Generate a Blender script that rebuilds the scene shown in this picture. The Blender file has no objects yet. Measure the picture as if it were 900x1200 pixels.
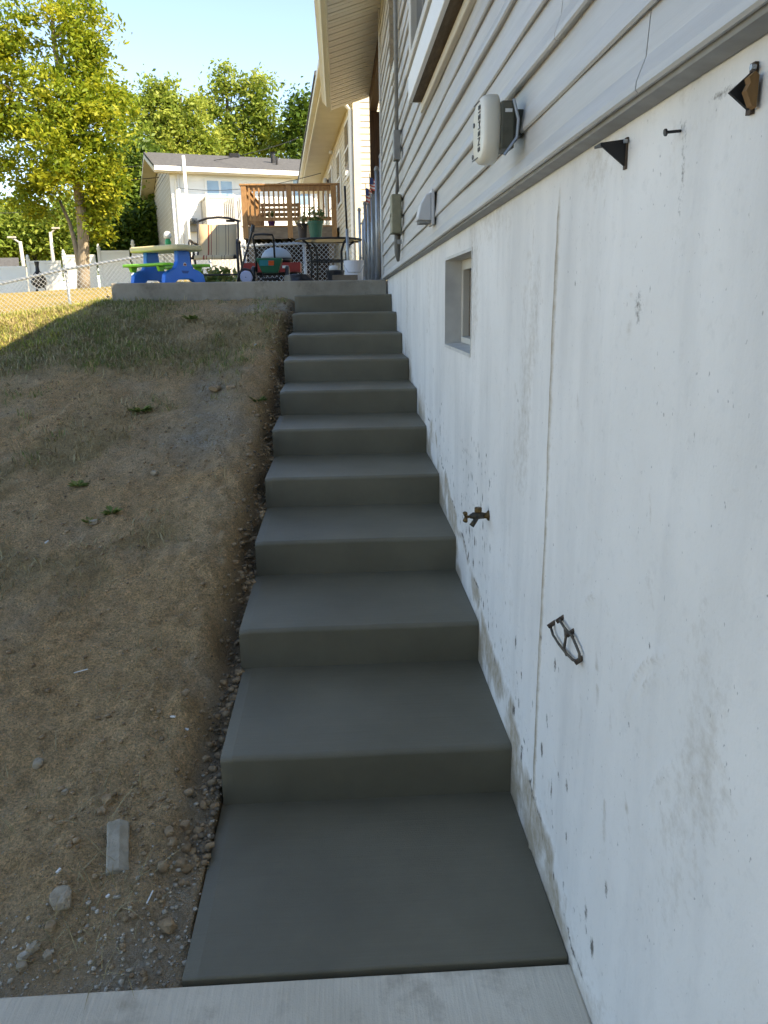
import bpy, bmesh, math, random
import numpy as np
from mathutils import Vector, Matrix
random.seed(7); RNG = np.random.default_rng(11)
R_ = math.radians
scene = bpy.context.scene
col = scene.collection

# ------------------------------------------------------------------ camera, sky, sun, exposure
F_PX, PITCH, YAW, ROLL = 912.8, 0.2639, 0.0526, -0.0150
CAM = Vector((0.405, 0.0, 1.5191))
cp, sp, cy_, sy_ = math.cos(PITCH), math.sin(PITCH), math.cos(YAW), math.sin(YAW)
FWD = Vector((sy_*cp, cy_*cp, -sp)); RGT0 = Vector((cy_, -sy_, 0)); UP0 = RGT0.cross(FWD)
RGT = RGT0*math.cos(ROLL) + UP0*math.sin(ROLL); UPV = UP0*math.cos(ROLL) - RGT0*math.sin(ROLL)
cam = bpy.data.cameras.new('camera'); cam_o = bpy.data.objects.new('camera', cam); col.objects.link(cam_o)
cam.sensor_fit = 'VERTICAL'; cam.sensor_height = 24.0; cam.lens = 24.0*F_PX/1200.0
cam.clip_start = 0.05; cam.clip_end = 2000
m = Matrix.Identity(4)
for i in range(3):
    m[i][0] = RGT[i]; m[i][1] = UPV[i]; m[i][2] = -FWD[i]; m[i][3] = CAM[i]
cam_o.matrix_world = m
scene.camera = cam_o

SUN = Vector((0.845, -0.58, 1.0)).normalized()
world = bpy.data.worlds.new('World'); scene.world = world; world.use_nodes = True
wn = world.node_tree; bg = wn.nodes['Background']
sky = wn.nodes.new('ShaderNodeTexSky'); sky.sky_type = 'NISHITA'; sky.sun_disc = False
sky.sun_elevation = math.asin(SUN.z); sky.sun_rotation = math.atan2(SUN.x, SUN.y)
sky.air_density = 0.75; sky.dust_density = 0.0; sky.ozone_density = 2.0; sky.altitude = 150
wn.links.new(sky.outputs[0], bg.inputs[0]); bg.inputs[1].default_value = 0.14
sun = bpy.data.lights.new('sun', 'SUN'); sun.energy = 4.2; sun.angle = R_(0.53); sun.color = (1.0, 0.93, 0.80)
sun_o = bpy.data.objects.new('sun', sun); col.objects.link(sun_o)
sun_o.rotation_euler = SUN.to_track_quat('Z', 'Y').to_euler(); sun_o.location = (20, -10, 30)
scene.view_settings.view_transform = 'Standard'; scene.view_settings.look = 'None'
scene.view_settings.exposure = 1.70; scene.view_settings.use_white_balance = True; scene.view_settings.white_balance_temperature = 8000; scene.view_settings.gamma = 1.0
scene.cycles.max_bounces = 5; scene.cycles.diffuse_bounces = 3; scene.cycles.transparent_max_bounces = 8
scene.cycles.use_denoising = True; scene.cycles.adaptive_threshold = 0.025

# ------------------------------------------------------------------ helpers: places
def ray(px, py):
    return FWD + RGT*((px-450)/F_PX) - UPV*((py-600)/F_PX)
def at(px, py, Y=None, X=None, Z=None):
    """point of the sight line at a known distance / on a known wall / at a known height"""
    d = ray(px, py)
    t = (Y-CAM.y)/d.y if Y is not None else (X-CAM.x)/d.x if X is not None else (Z-CAM.z)/d.z
    return CAM + d*t

# ------------------------------------------------------------------ helpers: numpy noise
_perm = np.random.default_rng(3).permutation(512)
_perm = np.concatenate([_perm, _perm])
def vnoise(x, y):
    x = np.asarray(x, float); y = np.asarray(y, float)
    xi = np.floor(x).astype(int); yi = np.floor(y).astype(int); xf = x-xi; yf = y-yi
    u = xf*xf*(3-2*xf); v = yf*yf*(3-2*yf)
    def h(a, b): return _perm[(_perm[a & 511] + b) & 511]/511.0
    return (h(xi, yi)*(1-u)+h(xi+1, yi)*u)*(1-v) + (h(xi, yi+1)*(1-u)+h(xi+1, yi+1)*u)*v
def fbm(x, y, o=4, s=1.0):
    x = np.asarray(x, float)*s; y = np.asarray(y, float)*s; a = 0.5; r = 0
    for i in range(o):
        r = r + a*(vnoise(x+17.3*i, y+5.1*i)-0.5)*2; x = x*2.03; y = y*2.03; a *= 0.5
    return r
def smooth(a, b, x):
    t = np.clip((np.asarray(x, float)-a)/(b-a), 0, 1); return t*t*(3-2*t)

# ------------------------------------------------------------------ helpers: materials
def mat(name, c, rough=0.7, c2=None, scale=6.0, fac=(0.35, 0.65), bump=0.0, bscale=60.0, metal=0.0, stretch=(1, 1, 1), spec=0.4, detail=5.0):
    M = bpy.data.materials.new(name); M.use_nodes = True; nt = M.node_tree; b = nt.nodes['Principled BSDF']
    b.inputs['Base Color'].default_value = (*c, 1); b.inputs['Roughness'].default_value = rough
    b.inputs['Metallic'].default_value = metal; b.inputs['Specular IOR Level'].default_value = spec
    tc = nt.nodes.new('ShaderNodeTexCoord'); mp = nt.nodes.new('ShaderNodeMapping'); mp.inputs['Scale'].default_value = stretch
    nt.links.new(tc.outputs['Object'], mp.inputs[0])
    if c2 is not None:
        n = nt.nodes.new('ShaderNodeTexNoise'); n.inputs['Scale'].default_value = scale; n.inputs['Detail'].default_value = detail
        r = nt.nodes.new('ShaderNodeValToRGB'); r.color_ramp.elements[0].position = fac[0]; r.color_ramp.elements[1].position = fac[1]
        r.color_ramp.elements[0].color = (*c, 1); r.color_ramp.elements[1].color = (*c2, 1)
        nt.links.new(mp.outputs[0], n.inputs['Vector']); nt.links.new(n.outputs['Fac'], r.inputs[0]); nt.links.new(r.outputs[0], b.inputs['Base Color'])
    if bump:
        n = nt.nodes.new('ShaderNodeTexNoise'); n.inputs['Scale'].default_value = bscale; n.inputs['Detail'].default_value = 6
        bm = nt.nodes.new('ShaderNodeBump'); bm.inputs['Strength'].default_value = bump; bm.inputs['Distance'].default_value = 0.01
        nt.links.new(mp.outputs[0], n.inputs['Vector']); nt.links.new(n.outputs['Fac'], bm.inputs['Height']); nt.links.new(bm.outputs[0], b.inputs['Normal'])
    return M
def node(nt, t, **kw):
    n = nt.nodes.new(t)
    for k, v in kw.items():
        if k in n.inputs: n.inputs[k].default_value = v
        else: setattr(n, k, v)
    return n
def mix(nt, fac, a, b, mode='MIX'):
    n = nt.nodes.new('ShaderNodeMix'); n.data_type = 'RGBA'; n.blend_type = mode
    for s, v in ((0, fac), (6, a), (7, b)):
        if isinstance(v, bpy.types.NodeSocket): nt.links.new(v, n.inputs[s])
        else: n.inputs[s].default_value = v if s == 0 else (*v, 1)
    return n.outputs[2]
def ramp(nt, sock, p0, p1, c0=(0, 0, 0), c1=(1, 1, 1)):
    r = nt.nodes.new('ShaderNodeValToRGB'); e = r.color_ramp.elements
    e[0].position, e[1].position = p0, p1; e[0].color = (*c0, 1); e[1].color = (*c1, 1)
    nt.links.new(sock, r.inputs[0]); return r.outputs[0]

# ------------------------------------------------------------------ helpers: meshes
class MB:
    def __init__(s): s.v = []; s.f = []
    def add(s, vs, fs):
        o = len(s.v); s.v += [tuple(p) for p in vs]; s.f += [tuple(i+o for i in f) for f in fs]; return s
    def box(s, x0, x1, y0, y1, z0, z1):
        return s.add([(x0,y0,z0),(x1,y0,z0),(x1,y1,z0),(x0,y1,z0),(x0,y0,z1),(x1,y0,z1),(x1,y1,z1),(x0,y1,z1)],
                     [(0,3,2,1),(4,5,6,7),(0,1,5,4),(1,2,6,5),(2,3,7,6),(3,0,4,7)])
    def bar(s, a, b, w, h, up=(0, 0, 1)):
        a, b = Vector(a), Vector(b); d = (b-a).normalized(); upv = Vector(up)
        if abs(d.dot(upv)) > .99: upv = Vector((0, 1, 0))
        sx = d.cross(upv).normalized(); uz = sx.cross(d)
        vs = [p + sx*i*w/2 + uz*j*h/2 for p in (a, b) for i, j in ((-1,-1),(1,-1),(1,1),(-1,1))]
        return s.add(vs, [(0,1,2,3),(7,6,5,4),(0,4,5,1),(1,5,6,2),(2,6,7,3),(3,7,4,0)])
    def tube(s, pts, r, n=8, cap=True):
        pts = [Vector(p) for p in pts]; rs = r if isinstance(r, (list, tuple)) else [r]*len(pts)
        rings = []; prev = None
        for i, p in enumerate(pts):
            d = (pts[min(i+1, len(pts)-1)] - pts[max(i-1, 0)]).normalized()
            u = prev if prev is not None else (Vector((0,0,1)) if abs(d.z) < .9 else Vector((1,0,0)))
            x = d.cross(u).normalized(); u2 = x.cross(d).normalized(); prev = u2
            rings.append([p + (x*math.cos(2*math.pi*k/n) + u2*math.sin(2*math.pi*k/n))*rs[i] for k in range(n)])
        vs = [q for rg in rings for q in rg]; fs = []
        for i in range(len(pts)-1):
            for k in range(n):
                k2 = (k+1) % n; fs.append((i*n+k, i*n+k2, (i+1)*n+k2, (i+1)*n+k))
        if cap: fs.append(tuple(range(n))[::-1]); fs.append(tuple((len(pts)-1)*n+k for k in range(n)))
        return s.add(vs, fs)
    def lathe(s, prof, c, n=20, axis='z'):
        vs = []; fs = []
        for r, z in prof:
            for k in range(n):
                a = 2*math.pi*k/n; p = (r*math.cos(a), r*math.sin(a), z)
                if axis == 'x': p = (z, p[0], p[1])
                if axis == 'y': p = (p[0], z, p[1])
                vs.append(Vector(p)+Vector(c))
        for i in range(len(prof)-1):
            for k in range(n):
                k2 = (k+1) % n; fs.append((i*n+k, i*n+k2, (i+1)*n+k2, (i+1)*n+k))
        fs.append(tuple(range(n))[::-1]); fs.append(tuple((len(prof)-1)*n+k for k in range(n)))
        return s.add(vs, fs)
    def prism(s, poly, off):
        n = len(poly); off = Vector(off); P = [Vector(p) for p in poly]
        fs = [tuple(range(n))[::-1], tuple(range(n, 2*n))]
        for i in range(n): j = (i+1) % n; fs.append((i, j, n+j, n+i))
        return s.add(P+[p+off for p in P], fs)
    def build(s, name, mt, parent=None, smooth=False, bevel=0.0, seg=2, recalc=True):
        me = bpy.data.meshes.new(name); me.from_pydata(s.v, [], s.f)
        if recalc:
            bm = bmesh.new(); bm.from_mesh(me); bmesh.ops.recalc_face_normals(bm, faces=bm.faces); bm.to_mesh(me); bm.free()
        if smooth: me.polygons.foreach_set('use_smooth', [True]*len(me.polygons))
        me.materials.append(mt); o = bpy.data.objects.new(name, me); col.objects.link(o)
        if bevel:
            b = o.modifiers.new('bevel', 'BEVEL'); b.width = bevel; b.segments = seg; b.limit_method = 'ANGLE'; b.angle_limit = R_(40)
        if parent is not None: attach(o, parent)
        return o
def attach(o, parent):
    o.parent = parent; o.matrix_parent_inverse = Matrix.LocRotScale(parent.location, parent.rotation_euler, None).inverted() if parent.parent is None and parent.type == 'EMPTY' else Matrix.Identity(4)
def tag(o, label, cat, group=None, kind=None):
    o['label'] = label; o['category'] = cat
    if group: o['group'] = group
    if kind: o['kind'] = kind
    return o
def thing(name, loc, label, cat, group=None):
    o = bpy.data.objects.new(name, None); col.objects.link(o); o.location = loc; o.empty_display_size = 0.1
    return tag(o, label, cat, group)
def sub(o, part):
    """o becomes a sub-part of the mesh part (both in world coordinates under one Empty)"""
    o.parent = part; o.matrix_parent_inverse = Matrix.Identity(4); return o
def np_mesh(name, V, Fq, mt, parent=None, smooth=False, attrs=None):
    me = bpy.data.meshes.new(name); V = np.asarray(V, np.float32); Fq = np.asarray(Fq, np.int32); k = Fq.shape[1]
    me.vertices.add(len(V)); me.vertices.foreach_set('co', V.ravel())
    me.loops.add(Fq.size); me.loops.foreach_set('vertex_index', Fq.ravel())
    me.polygons.add(len(Fq)); me.polygons.foreach_set('loop_start', np.arange(0, Fq.size, k, dtype=np.int32)); me.polygons.foreach_set('loop_total', np.full(len(Fq), k, np.int32))
    if smooth: me.polygons.foreach_set('use_smooth', np.ones(len(Fq), bool))
    me.update(calc_edges=True)
    for nm, a in (attrs or {}).items():
        A = me.attributes.new(nm, 'FLOAT', 'POINT'); A.data.foreach_set('value', np.asarray(a, np.float32).ravel())
    me.materials.append(mt); o = bpy.data.objects.new(name, me); col.objects.link(o)
    if parent is not None: attach(o, parent)
    return o

# ------------------------------------------------------------------ materials
def concrete_mat(name, c, c2, brush=(3, 160, 3), bump=0.25, stain=None, sheen=0.85):
    M = bpy.data.materials.new(name); M.use_nodes = True; nt = M.node_tree; b = nt.nodes['Principled BSDF']
    b.inputs['Roughness'].default_value = sheen; b.inputs['Specular IOR Level'].default_value = 0.45
    g = node(nt, 'ShaderNodeNewGeometry')
    n1 = node(nt, 'ShaderNodeTexNoise', Scale=2.2, Detail=6.0, Roughness=0.6); nt.links.new(g.outputs['Position'], n1.inputs['Vector'])
    colr = mix(nt, ramp(nt, n1.outputs['Fac'], 0.3, 0.7), c, c2)
    mp = node(nt, 'ShaderNodeMapping'); mp.inputs['Scale'].default_value = brush; nt.links.new(g.outputs['Position'], mp.inputs[0])
    n2 = node(nt, 'ShaderNodeTexNoise', Scale=1.0, Detail=5.0, Roughness=0.65); nt.links.new(mp.outputs[0], n2.inputs['Vector'])
    n3 = node(nt, 'ShaderNodeTexNoise', Scale=240.0, Detail=3.0); nt.links.new(g.outputs['Position'], n3.inputs['Vector'])
    colr = mix(nt, 0.14 if sheen < .8 else .25, colr, ramp(nt, n2.outputs['Fac'], 0.3, 0.7, (0.55,)*3, (1.3,)*3), 'MULTIPLY')
    if stain:
        n4 = node(nt, 'ShaderNodeTexNoise', Scale=5.0, Detail=8.0, Roughness=0.7); nt.links.new(g.outputs['Position'], n4.inputs['Vector'])
        colr = mix(nt, ramp(nt, n4.outputs['Fac'], 0.52, 0.75, (0, 0, 0), (0.75,)*3), colr, stain)
    nt.links.new(colr, b.inputs['Base Color'])
    ad = node(nt, 'ShaderNodeMath', operation='ADD'); nt.links.new(n2.outputs['Fac'], ad.inputs[0])
    m3 = node(nt, 'ShaderNodeMath', operation='MULTIPLY'); m3.inputs[1].default_value = 0.5; nt.links.new(n3.outputs['Fac'], m3.inputs[0]); nt.links.new(m3.outputs[0], ad.inputs[1])
    bm = node(nt, 'ShaderNodeBump', Strength=bump, Distance=0.006); nt.links.new(ad.outputs[0], bm.inputs['Height']); nt.links.new(bm.outputs[0], b.inputs['Normal'])
    return M
M_step = concrete_mat('new_concrete', (0.114, 0.101, 0.068), (0.165, 0.147, 0.102), sheen=0.5)
M_walk = concrete_mat('old_concrete', (0.55, 0.48, 0.375), (0.70, 0.625, 0.51), brush=(130, 5, 5), bump=0.4, stain=(0.20, 0.15, 0.10))
M_kerb = concrete_mat('weathered_concrete', (0.24, 0.21, 0.165), (0.37, 0.33, 0.265), brush=(12, 12, 6), bump=0.5, stain=(0.12, 0.10, 0.07))
M_siding = mat('vinyl_siding', (0.47, 0.455, 0.425), 0.45, (0.52, 0.505, 0.475), 3, bump=0.06, bscale=14, stretch=(20, 1.0, 20))
M_tan = mat('tan_vinyl', (0.52, 0.48, 0.40), 0.5, (0.58, 0.54, 0.46), 3)
M_white = mat('white_vinyl', (0.78, 0.78, 0.76), 0.45, (0.82, 0.82, 0.80), 2)
M_whitepaint = mat('white_paint', (0.62, 0.60, 0.55), 0.5, (0.50, 0.48, 0.44), 9)
M_cream = mat('cream_vinyl', (0.60, 0.54, 0.42), 0.5, (0.66, 0.60, 0.48), 2)
M_soffit = mat('soffit_vinyl', (0.75, 0.71, 0.62), 0.5, (0.79, 0.75, 0.66), 2)
M_gutter = mat('gutter_enamel', (0.62, 0.60, 0.50), 0.4, (0.67, 0.65, 0.55), 3)
M_brownwood = mat('dark_stained_wood', (0.040, 0.020, 0.010), 0.7, (0.085, 0.042, 0.020), 5, stretch=(14, 14, 1), bump=0.3, bscale=8)
M_rawwood = mat('weathered_wood', (0.16, 0.12, 0.08), 0.85, (0.10, 0.075, 0.05), 5, stretch=(14, 2, 14), bump=0.4, bscale=12)
M_deck = mat('cedar_deck', (0.27, 0.14, 0.06), 0.7, (0.38, 0.21, 0.09), 4, stretch=(6, 6, 1.5), bump=0.2, bscale=10)
M_deckgrey = mat('deck_fascia', (0.15, 0.115, 0.085), 0.8, (0.21, 0.165, 0.12), 3, stretch=(2, 6, 6))
M_shingle = mat('asphalt_shingle', (0.062, 0.062, 0.064), 0.95, (0.10, 0.10, 0.102), 9, bump=0.5, bscale=18)
M_glass = mat('window_glass', (0.035, 0.05, 0.07), 0.06, spec=0.8)
M_bluglass = mat('curtained_glass', (0.20, 0.30, 0.40), 0.08, (0.28, 0.40, 0.50), 1.5, spec=0.8)
M_dark = mat('dark_void', (0.012, 0.011, 0.010), 0.8)
M_black = mat('black_steel', (0.012, 0.012, 0.014), 0.5, (0.03, 0.027, 0.025), 20)
M_blackplastic = mat('black_plastic', (0.014, 0.014, 0.016), 0.4, (0.024, 0.024, 0.027), 8)
M_rust = mat('rusty_steel', (0.05, 0.033, 0.022), 0.8, (0.11, 0.075, 0.05), 40, bump=0.5, bscale=120)
M_wire = mat('stained_rod', (0.14, 0.115, 0.085), 0.8, (0.045, 0.037, 0.03), 28, bump=0.4, bscale=90)
M_galv = mat('galvanised_steel', (0.32, 0.35, 0.38), 0.45, (0.42, 0.45, 0.48), 10, metal=0.6)
M_mesh = mat('fence_wire', (0.55, 0.57, 0.58), 0.5, metal=0.2)
M_brass = mat('aged_brass', (0.17, 0.105, 0.035), 0.6, (0.09, 0.055, 0.025), 60, metal=0.5)
M_darkbrass = mat('darkened_brass', (0.045, 0.04, 0.035), 0.5, (0.09, 0.075, 0.05), 60, metal=0.4)
M_beige = mat('beige_plastic', (0.64, 0.60, 0.50), 0.4, (0.69, 0.65, 0.55), 12)
M_olive = mat('olive_box', (0.21, 0.20, 0.13), 0.5, (0.26, 0.245, 0.165), 20)
M_greybox = mat('grey_box', (0.22, 0.22, 0.21), 0.5, (0.28, 0.28, 0.27), 20)
M_plategreen = mat('bracket_plate', (0.075, 0.075, 0.055), 0.5, (0.11, 0.105, 0.08), 30)
M_print = mat('grey_print', (0.10, 0.10, 0.095), 0.6)
M_ventgrey = mat('vent_plastic', (0.58, 0.59, 0.60), 0.4, (0.63, 0.64, 0.65), 6)
M_blue = mat('blue_plastic', (0.012, 0.20, 0.80), 0.45, (0.016, 0.23, 0.85), 6)
M_lime = mat('lime_plastic', (0.22, 0.62, 0.03), 0.45, (0.25, 0.66, 0.04), 6)
M_sand = mat('sand_plastic', (0.66, 0.54, 0.27), 0.5, (0.70, 0.58, 0.31), 6)
M_red = mat('red_plastic', (0.26, 0.025, 0.018), 0.5, (0.31, 0.035, 0.025), 6)
M_green = mat('green_plastic', (0.015, 0.11, 0.055), 0.45, (0.02, 0.14, 0.07), 6)
M_teal = mat('teal_sticker', (0.02, 0.22, 0.25), 0.5)
M_orange = mat('orange_sticker', (0.62, 0.10, 0.02), 0.5)
M_pot = mat('green_pot', (0.035, 0.13, 0.075), 0.5, (0.045, 0.15, 0.09), 6)
M_brown = mat('brown_pot', (0.06, 0.04, 0.03), 0.7, (0.09, 0.06, 0.045), 10)
M_purple = mat('purple_pot', (0.08, 0.02, 0.14), 0.5)
M_greydome = mat('grey_cover', (0.30, 0.36, 0.42), 0.5, (0.36, 0.42, 0.48), 5)
M_bucket = mat('white_bucket', (0.66, 0.68, 0.74), 0.4, (0.70, 0.72, 0.78), 5)
M_tarp = mat('black_bag', (0.02, 0.021, 0.028), 0.35, (0.03, 0.032, 0.042), 6, bump=0.5, bscale=14)
M_paleblue = mat('pale_wheel', (0.42, 0.45, 0.62), 0.5)
M_bark = mat('bark', (0.19, 0.155, 0.115), 0.9, (0.30, 0.25, 0.19), 3.0, stretch=(5, 5, 1.2), bump=0.8, bscale=6)
M_barkdark = mat('dark_bark', (0.05, 0.04, 0.03), 0.9, (0.09, 0.07, 0.05), 3.0, stretch=(5, 5, 1.2), bump=0.8, bscale=6)
M_rock = mat('rock', (0.27, 0.215, 0.145), 0.95, (0.42, 0.35, 0.26), 22, bump=0.8, bscale=60)
M_clod = mat('dirt_clod', (0.24, 0.165, 0.095), 0.95, (0.40, 0.285, 0.17), 30, bump=0.8, bscale=60)
M_chunk = mat('concrete_chunk', (0.30, 0.265, 0.20), 0.95, (0.40, 0.355, 0.28), 25, bump=0.5, bscale=80)
M_pebble = mat('pale_pebble', (0.30, 0.26, 0.20), 0.9, (0.50, 0.45, 0.37), 40)
M_soil = mat('dark_crumbs', (0.10, 0.078, 0.052), 0.95, (0.22, 0.17, 0.115), 30)
M_litter = mat('white_litter', (0.70, 0.70, 0.68), 0.6)
M_cable = mat('grey_cable', (0.16, 0.155, 0.14), 0.6)
M_wireline = mat('power_wire', (0.05, 0.05, 0.05), 0.6)
M_pole = mat('pole_grey', (0.42, 0.40, 0.36), 0.7, (0.5, 0.48, 0.44), 3)

def leaf_mat(name, ca, cb, cc, trans=0.35):
    M = bpy.data.materials.new(name); M.use_nodes = True; nt = M.node_tree; nt.nodes.remove(nt.nodes['Principled BSDF'])
    out = nt.nodes['Material Output']
    a = node(nt, 'ShaderNodeAttribute', attribute_name='tint'); r = nt.nodes.new('ShaderNodeValToRGB'); e = r.color_ramp.elements
    e[0].position = 0; e[0].color = (*ca, 1); e[1].position = 1; e[1].color = (*cc, 1); k = e.new(0.5); k.color = (*cb, 1)
    nt.links.new(a.outputs['Fac'], r.inputs[0])
    d = node(nt, 'ShaderNodeBsdfPrincipled'); d.inputs['Roughness'].default_value = 0.55; d.inputs['Specular IOR Level'].default_value = 0.3
    t = node(nt, 'ShaderNodeBsdfTranslucent'); mx = node(nt, 'ShaderNodeMixShader'); mx.inputs[0].default_value = trans
    nt.links.new(r.outputs[0], d.inputs['Base Color']); nt.links.new(r.outputs[0], t.inputs['Color'])
    nt.links.new(d.outputs[0], mx.inputs[1]); nt.links.new(t.outputs[0], mx.inputs[2]); nt.links.new(mx.outputs[0], out.inputs['Surface'])
    return M
L_tree = leaf_mat('maple_leaves', (0.10, 0.165, 0.016), (0.21, 0.28, 0.026), (0.38, 0.38, 0.035), 0.5)
L_tree2 = leaf_mat('far_leaves', (0.12, 0.19, 0.026), (0.23, 0.31, 0.05), (0.38, 0.42, 0.08), 0.5)
L_dark = leaf_mat('dark_leaves', (0.045, 0.09, 0.012), (0.085, 0.15, 0.02), (0.16, 0.23, 0.03), 0.35)  # darker green than the other leaf colours
L_plant = leaf_mat('pot_leaves', (0.05, 0.10, 0.02), (0.12, 0.17, 0.04), (0.26, 0.24, 0.08), 0.3)
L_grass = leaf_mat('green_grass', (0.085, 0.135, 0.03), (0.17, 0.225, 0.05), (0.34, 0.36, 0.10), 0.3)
L_lawn = leaf_mat('sunlit_lawn_blades', (0.22, 0.27, 0.04), (0.38, 0.40, 0.07), (0.58, 0.54, 0.13), 0.35)  # brighter copy of the grass colours, sun on the lawn put into them
L_dry = leaf_mat('dry_grass', (0.20, 0.155, 0.07), (0.36, 0.285, 0.145), (0.56, 0.46, 0.25), 0.2)

# ------------------------------------------------------------------ ground
Y1, RUN, RISE, R1, W, YL = 2.1475, 0.6128, 0.1581, 0.1649, 0.914, 1.495
PATIO_Y, PATIO_Z = 8.28, 1.735
def nosing(Y): return R1 + (np.asarray(Y, float)-Y1)*RISE/RUN
_gy = [-60, -2, 1.47, 1.60, 2.15, 3.0, 4.0, 5.0, 6.29, 7.2, 8.28, 9.2, 11.5, 14, 20, 40, 80, 400]
_gz = [-.35, -.10, -.035, -.01, .085, .33, .60, .87, 1.17, 1.38, 1.56, 1.60, 1.42, 1.46, 1.75, 2.30, 2.6, 3.5]
def ground_z(X, Y, detail=True):
    X = np.asarray(X, float); Y = np.asarray(Y, float)
    z = np.interp(Y, _gy, _gz)
    far = smooth(6.0, 9.0, Y)*(1-smooth(14, 24, Y))
    z = z + far*0.14*np.clip(X+1.9, -3.5, 0)                       # falls off to the left past the patio
    z = z + smooth(20, 36, Y)*0.075*np.clip(X+11, -9, 9)
    z = z - 0.03*np.clip(-X-2.2, 0, 6)*smooth(1.6, 3, Y)*(1-smooth(6, 8, Y))
    # the cut beside the steps: a bank with a trench at the foot
    edge = -0.075 - 0.035*fbm(Y*1.0, Y*0+3.3, 3, 3.0) - 0.05*smooth(4.0, 2.3, Y)
    s = (X-edge)
    tread = np.interp(Y, [1.5, 2.15, 2.3, 4, 8.2], [-.03, .02, .05, .50, 1.50])
    bank = smooth(-0.05, 0.065, s+0.035*fbm(X, Y, 3, 9.0))
    rim = 0.05*np.exp(-((s+0.16)/0.14)**2)*smooth(2.6, 3.4, Y)*(1-smooth(7.2, 8.2, Y))
    z = z + rim
    z = z + (0.045*fbm(X+2, Y+9, 4, 7.0)+.02*fbm(X+2, Y+1, 3, 26.0))*np.exp(-((s+.06)/.12)**2)*smooth(1.9, 2.6, Y)*(Y < 8.2)
    low = np.minimum(z, tread - 0.02)
    inside = (Y > 1.47) & (Y < 8.4)
    z = np.where(inside, z*(1-bank)+low*bank, z)
    if detail:
        near = (1-smooth(9, 14, Y))*smooth(1.47, 1.8, Y)
        z = z + near*(0.030*fbm(X, Y, 3, 1.7) + 0.024*fbm(X+9, Y, 4, 6.0) + 0.018*fbm(X, Y+5, 3, 18.0) + 0.014*(np.abs(fbm(X+8, Y+5, 2, 42.0))-.12) + 0.02*np.clip(fbm(X+4, Y+3, 3, 11.0)-.18, 0, 1))
        z = z + near*0.03*np.clip(fbm(X*1.0+2, Y*1.0-4, 3, 3.1)-0.10, 0, 1)
        z = z + (1-near)*0.02*fbm(X, Y, 3, 0.5)*(Y > 3)
    # under the steps, the walk, the patio and the house the soil stays down
    z = np.where((X > -0.005) & (Y > 1.47) & (Y < 8.3), np.minimum(z, nosing(Y)-0.45), z)
    z = np.where(Y < 1.478, np.minimum(z, -0.12), z)
    z = np.where((X > 0.9) & (Y < 9.0), -0.3, z)
    z = np.where((X > -1.85) & (Y > 8.30) & (Y < 12.2), np.minimum(z, 1.45), z)
    return z
def gz(X, Y): return float(ground_z(np.array([X]), np.array([Y]))[0])
def atg(px, py):
    d = ray(px, py); T = np.concatenate([np.arange(.6, 14, .006), np.arange(14, 60, .06)])
    P = np.array(CAM)[None]+T[:, None]*np.array(d)[None]; Zg = ground_z(P[:, 0], P[:, 1]); k = int(np.argmax(P[:, 2] < Zg))
    return Vector((P[k, 0], P[k, 1], Zg[k]))

def seg(a, b, st): return list(np.arange(a, b, st))
xs = np.array([-300, -120, -60, -40, -30, -24, -20] + seg(-17, -8, .8) + seg(-8, -3.2, .16) + seg(-3.2, -1.8, .035) + seg(-1.8, -0.3, .0155) + seg(-0.3, 0.01, .011) + [0.012, .3, .7, .95, 1.5, 3, 8, 20, 60, 300])
ys = np.array([-300, -60, -20, -6, -2, 0, 1, 1.40, 1.465] + seg(1.48, 3.2, .0115) + seg(3.2, 5.2, .018) + seg(5.2, 8.27, .028) + [8.275, 8.285, 8.31] + seg(8.35, 14, .14) + seg(14, 44, .9) + [46, 60, 80, 120, 200, 350])
GX, GY = np.meshgrid(xs, ys); GZ = ground_z(GX, GY)
nx, ny = len(xs), len(ys)
ii = (np.arange(ny-1)[:, None]*nx + np.arange(nx-1)[None]).ravel()
GF = np.stack([ii, ii+1, ii+nx+1, ii+nx], 1)
def grass_mask(X, Y):
    n = fbm(X, Y, 4, 1.3); n2 = fbm(X+31, Y-7, 3, 4.0)
    g = smooth(5.0, 7.2, Y + 1.7*n + 0.7*n2 - 0.42*(X+1.2))*(1-0.9*np.exp(-(((X+0.62)/.55)**2+((Y-7.75)/.42)**2)))
    g = np.maximum(g, 0.6*smooth(0.02, 0.22, fbm(X*1.0+4, Y*1.0+8, 4, 1.35))*smooth(2.9, 3.6, Y)*(X < -0.28))
    g = g*(1-.8*smooth(-1.45, -0.95, X+.15*n)*smooth(6.9, 7.5, Y+.2*n2))
    patch = np.exp(-(((X+1.25)/.75)**2+((Y-5.05)/.38)**2)) + np.exp(-(((X+0.80)/.28)**2+((Y-5.5)/.28)**2))
    g = g*(1-0.85*np.clip(patch, 0, 1))
    return np.clip(g, 0, 1)
def gravel_mask(X, Y):
    n = fbm(X, Y, 4, 2.2); n2 = fbm(X+3, Y, 3, 7.0)
    a = smooth(0.34, -0.16, (Y-1.48) + 0.30*(X+0.25) + 0.22*n + 0.10*n2 - 0.30*np.exp(-((X+0.12)/0.12)**2))
    b = np.exp(-(((X+0.28)/.30)**2 + ((Y-7.7)/.40)**2))*1.5
    c = np.exp(-(((X+0.42 + .10*(Y-5.0))/.20)**2 + ((Y-5.0)/.75)**2))*1.15
    d = 0.8*np.exp(-((X+0.06)/0.05)**2)*smooth(3.3, 1.9, Y)
    return np.clip(np.maximum(np.maximum(a, b+0.5*n*(b > .15)), np.maximum(c+0.8*n*(c > .1), d)), 0, 1)
gm = grass_mask(GX, GY)*(GY < 14); gvl = gravel_mask(GX, GY)*(GY > 1)*(GY < 9)
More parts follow.
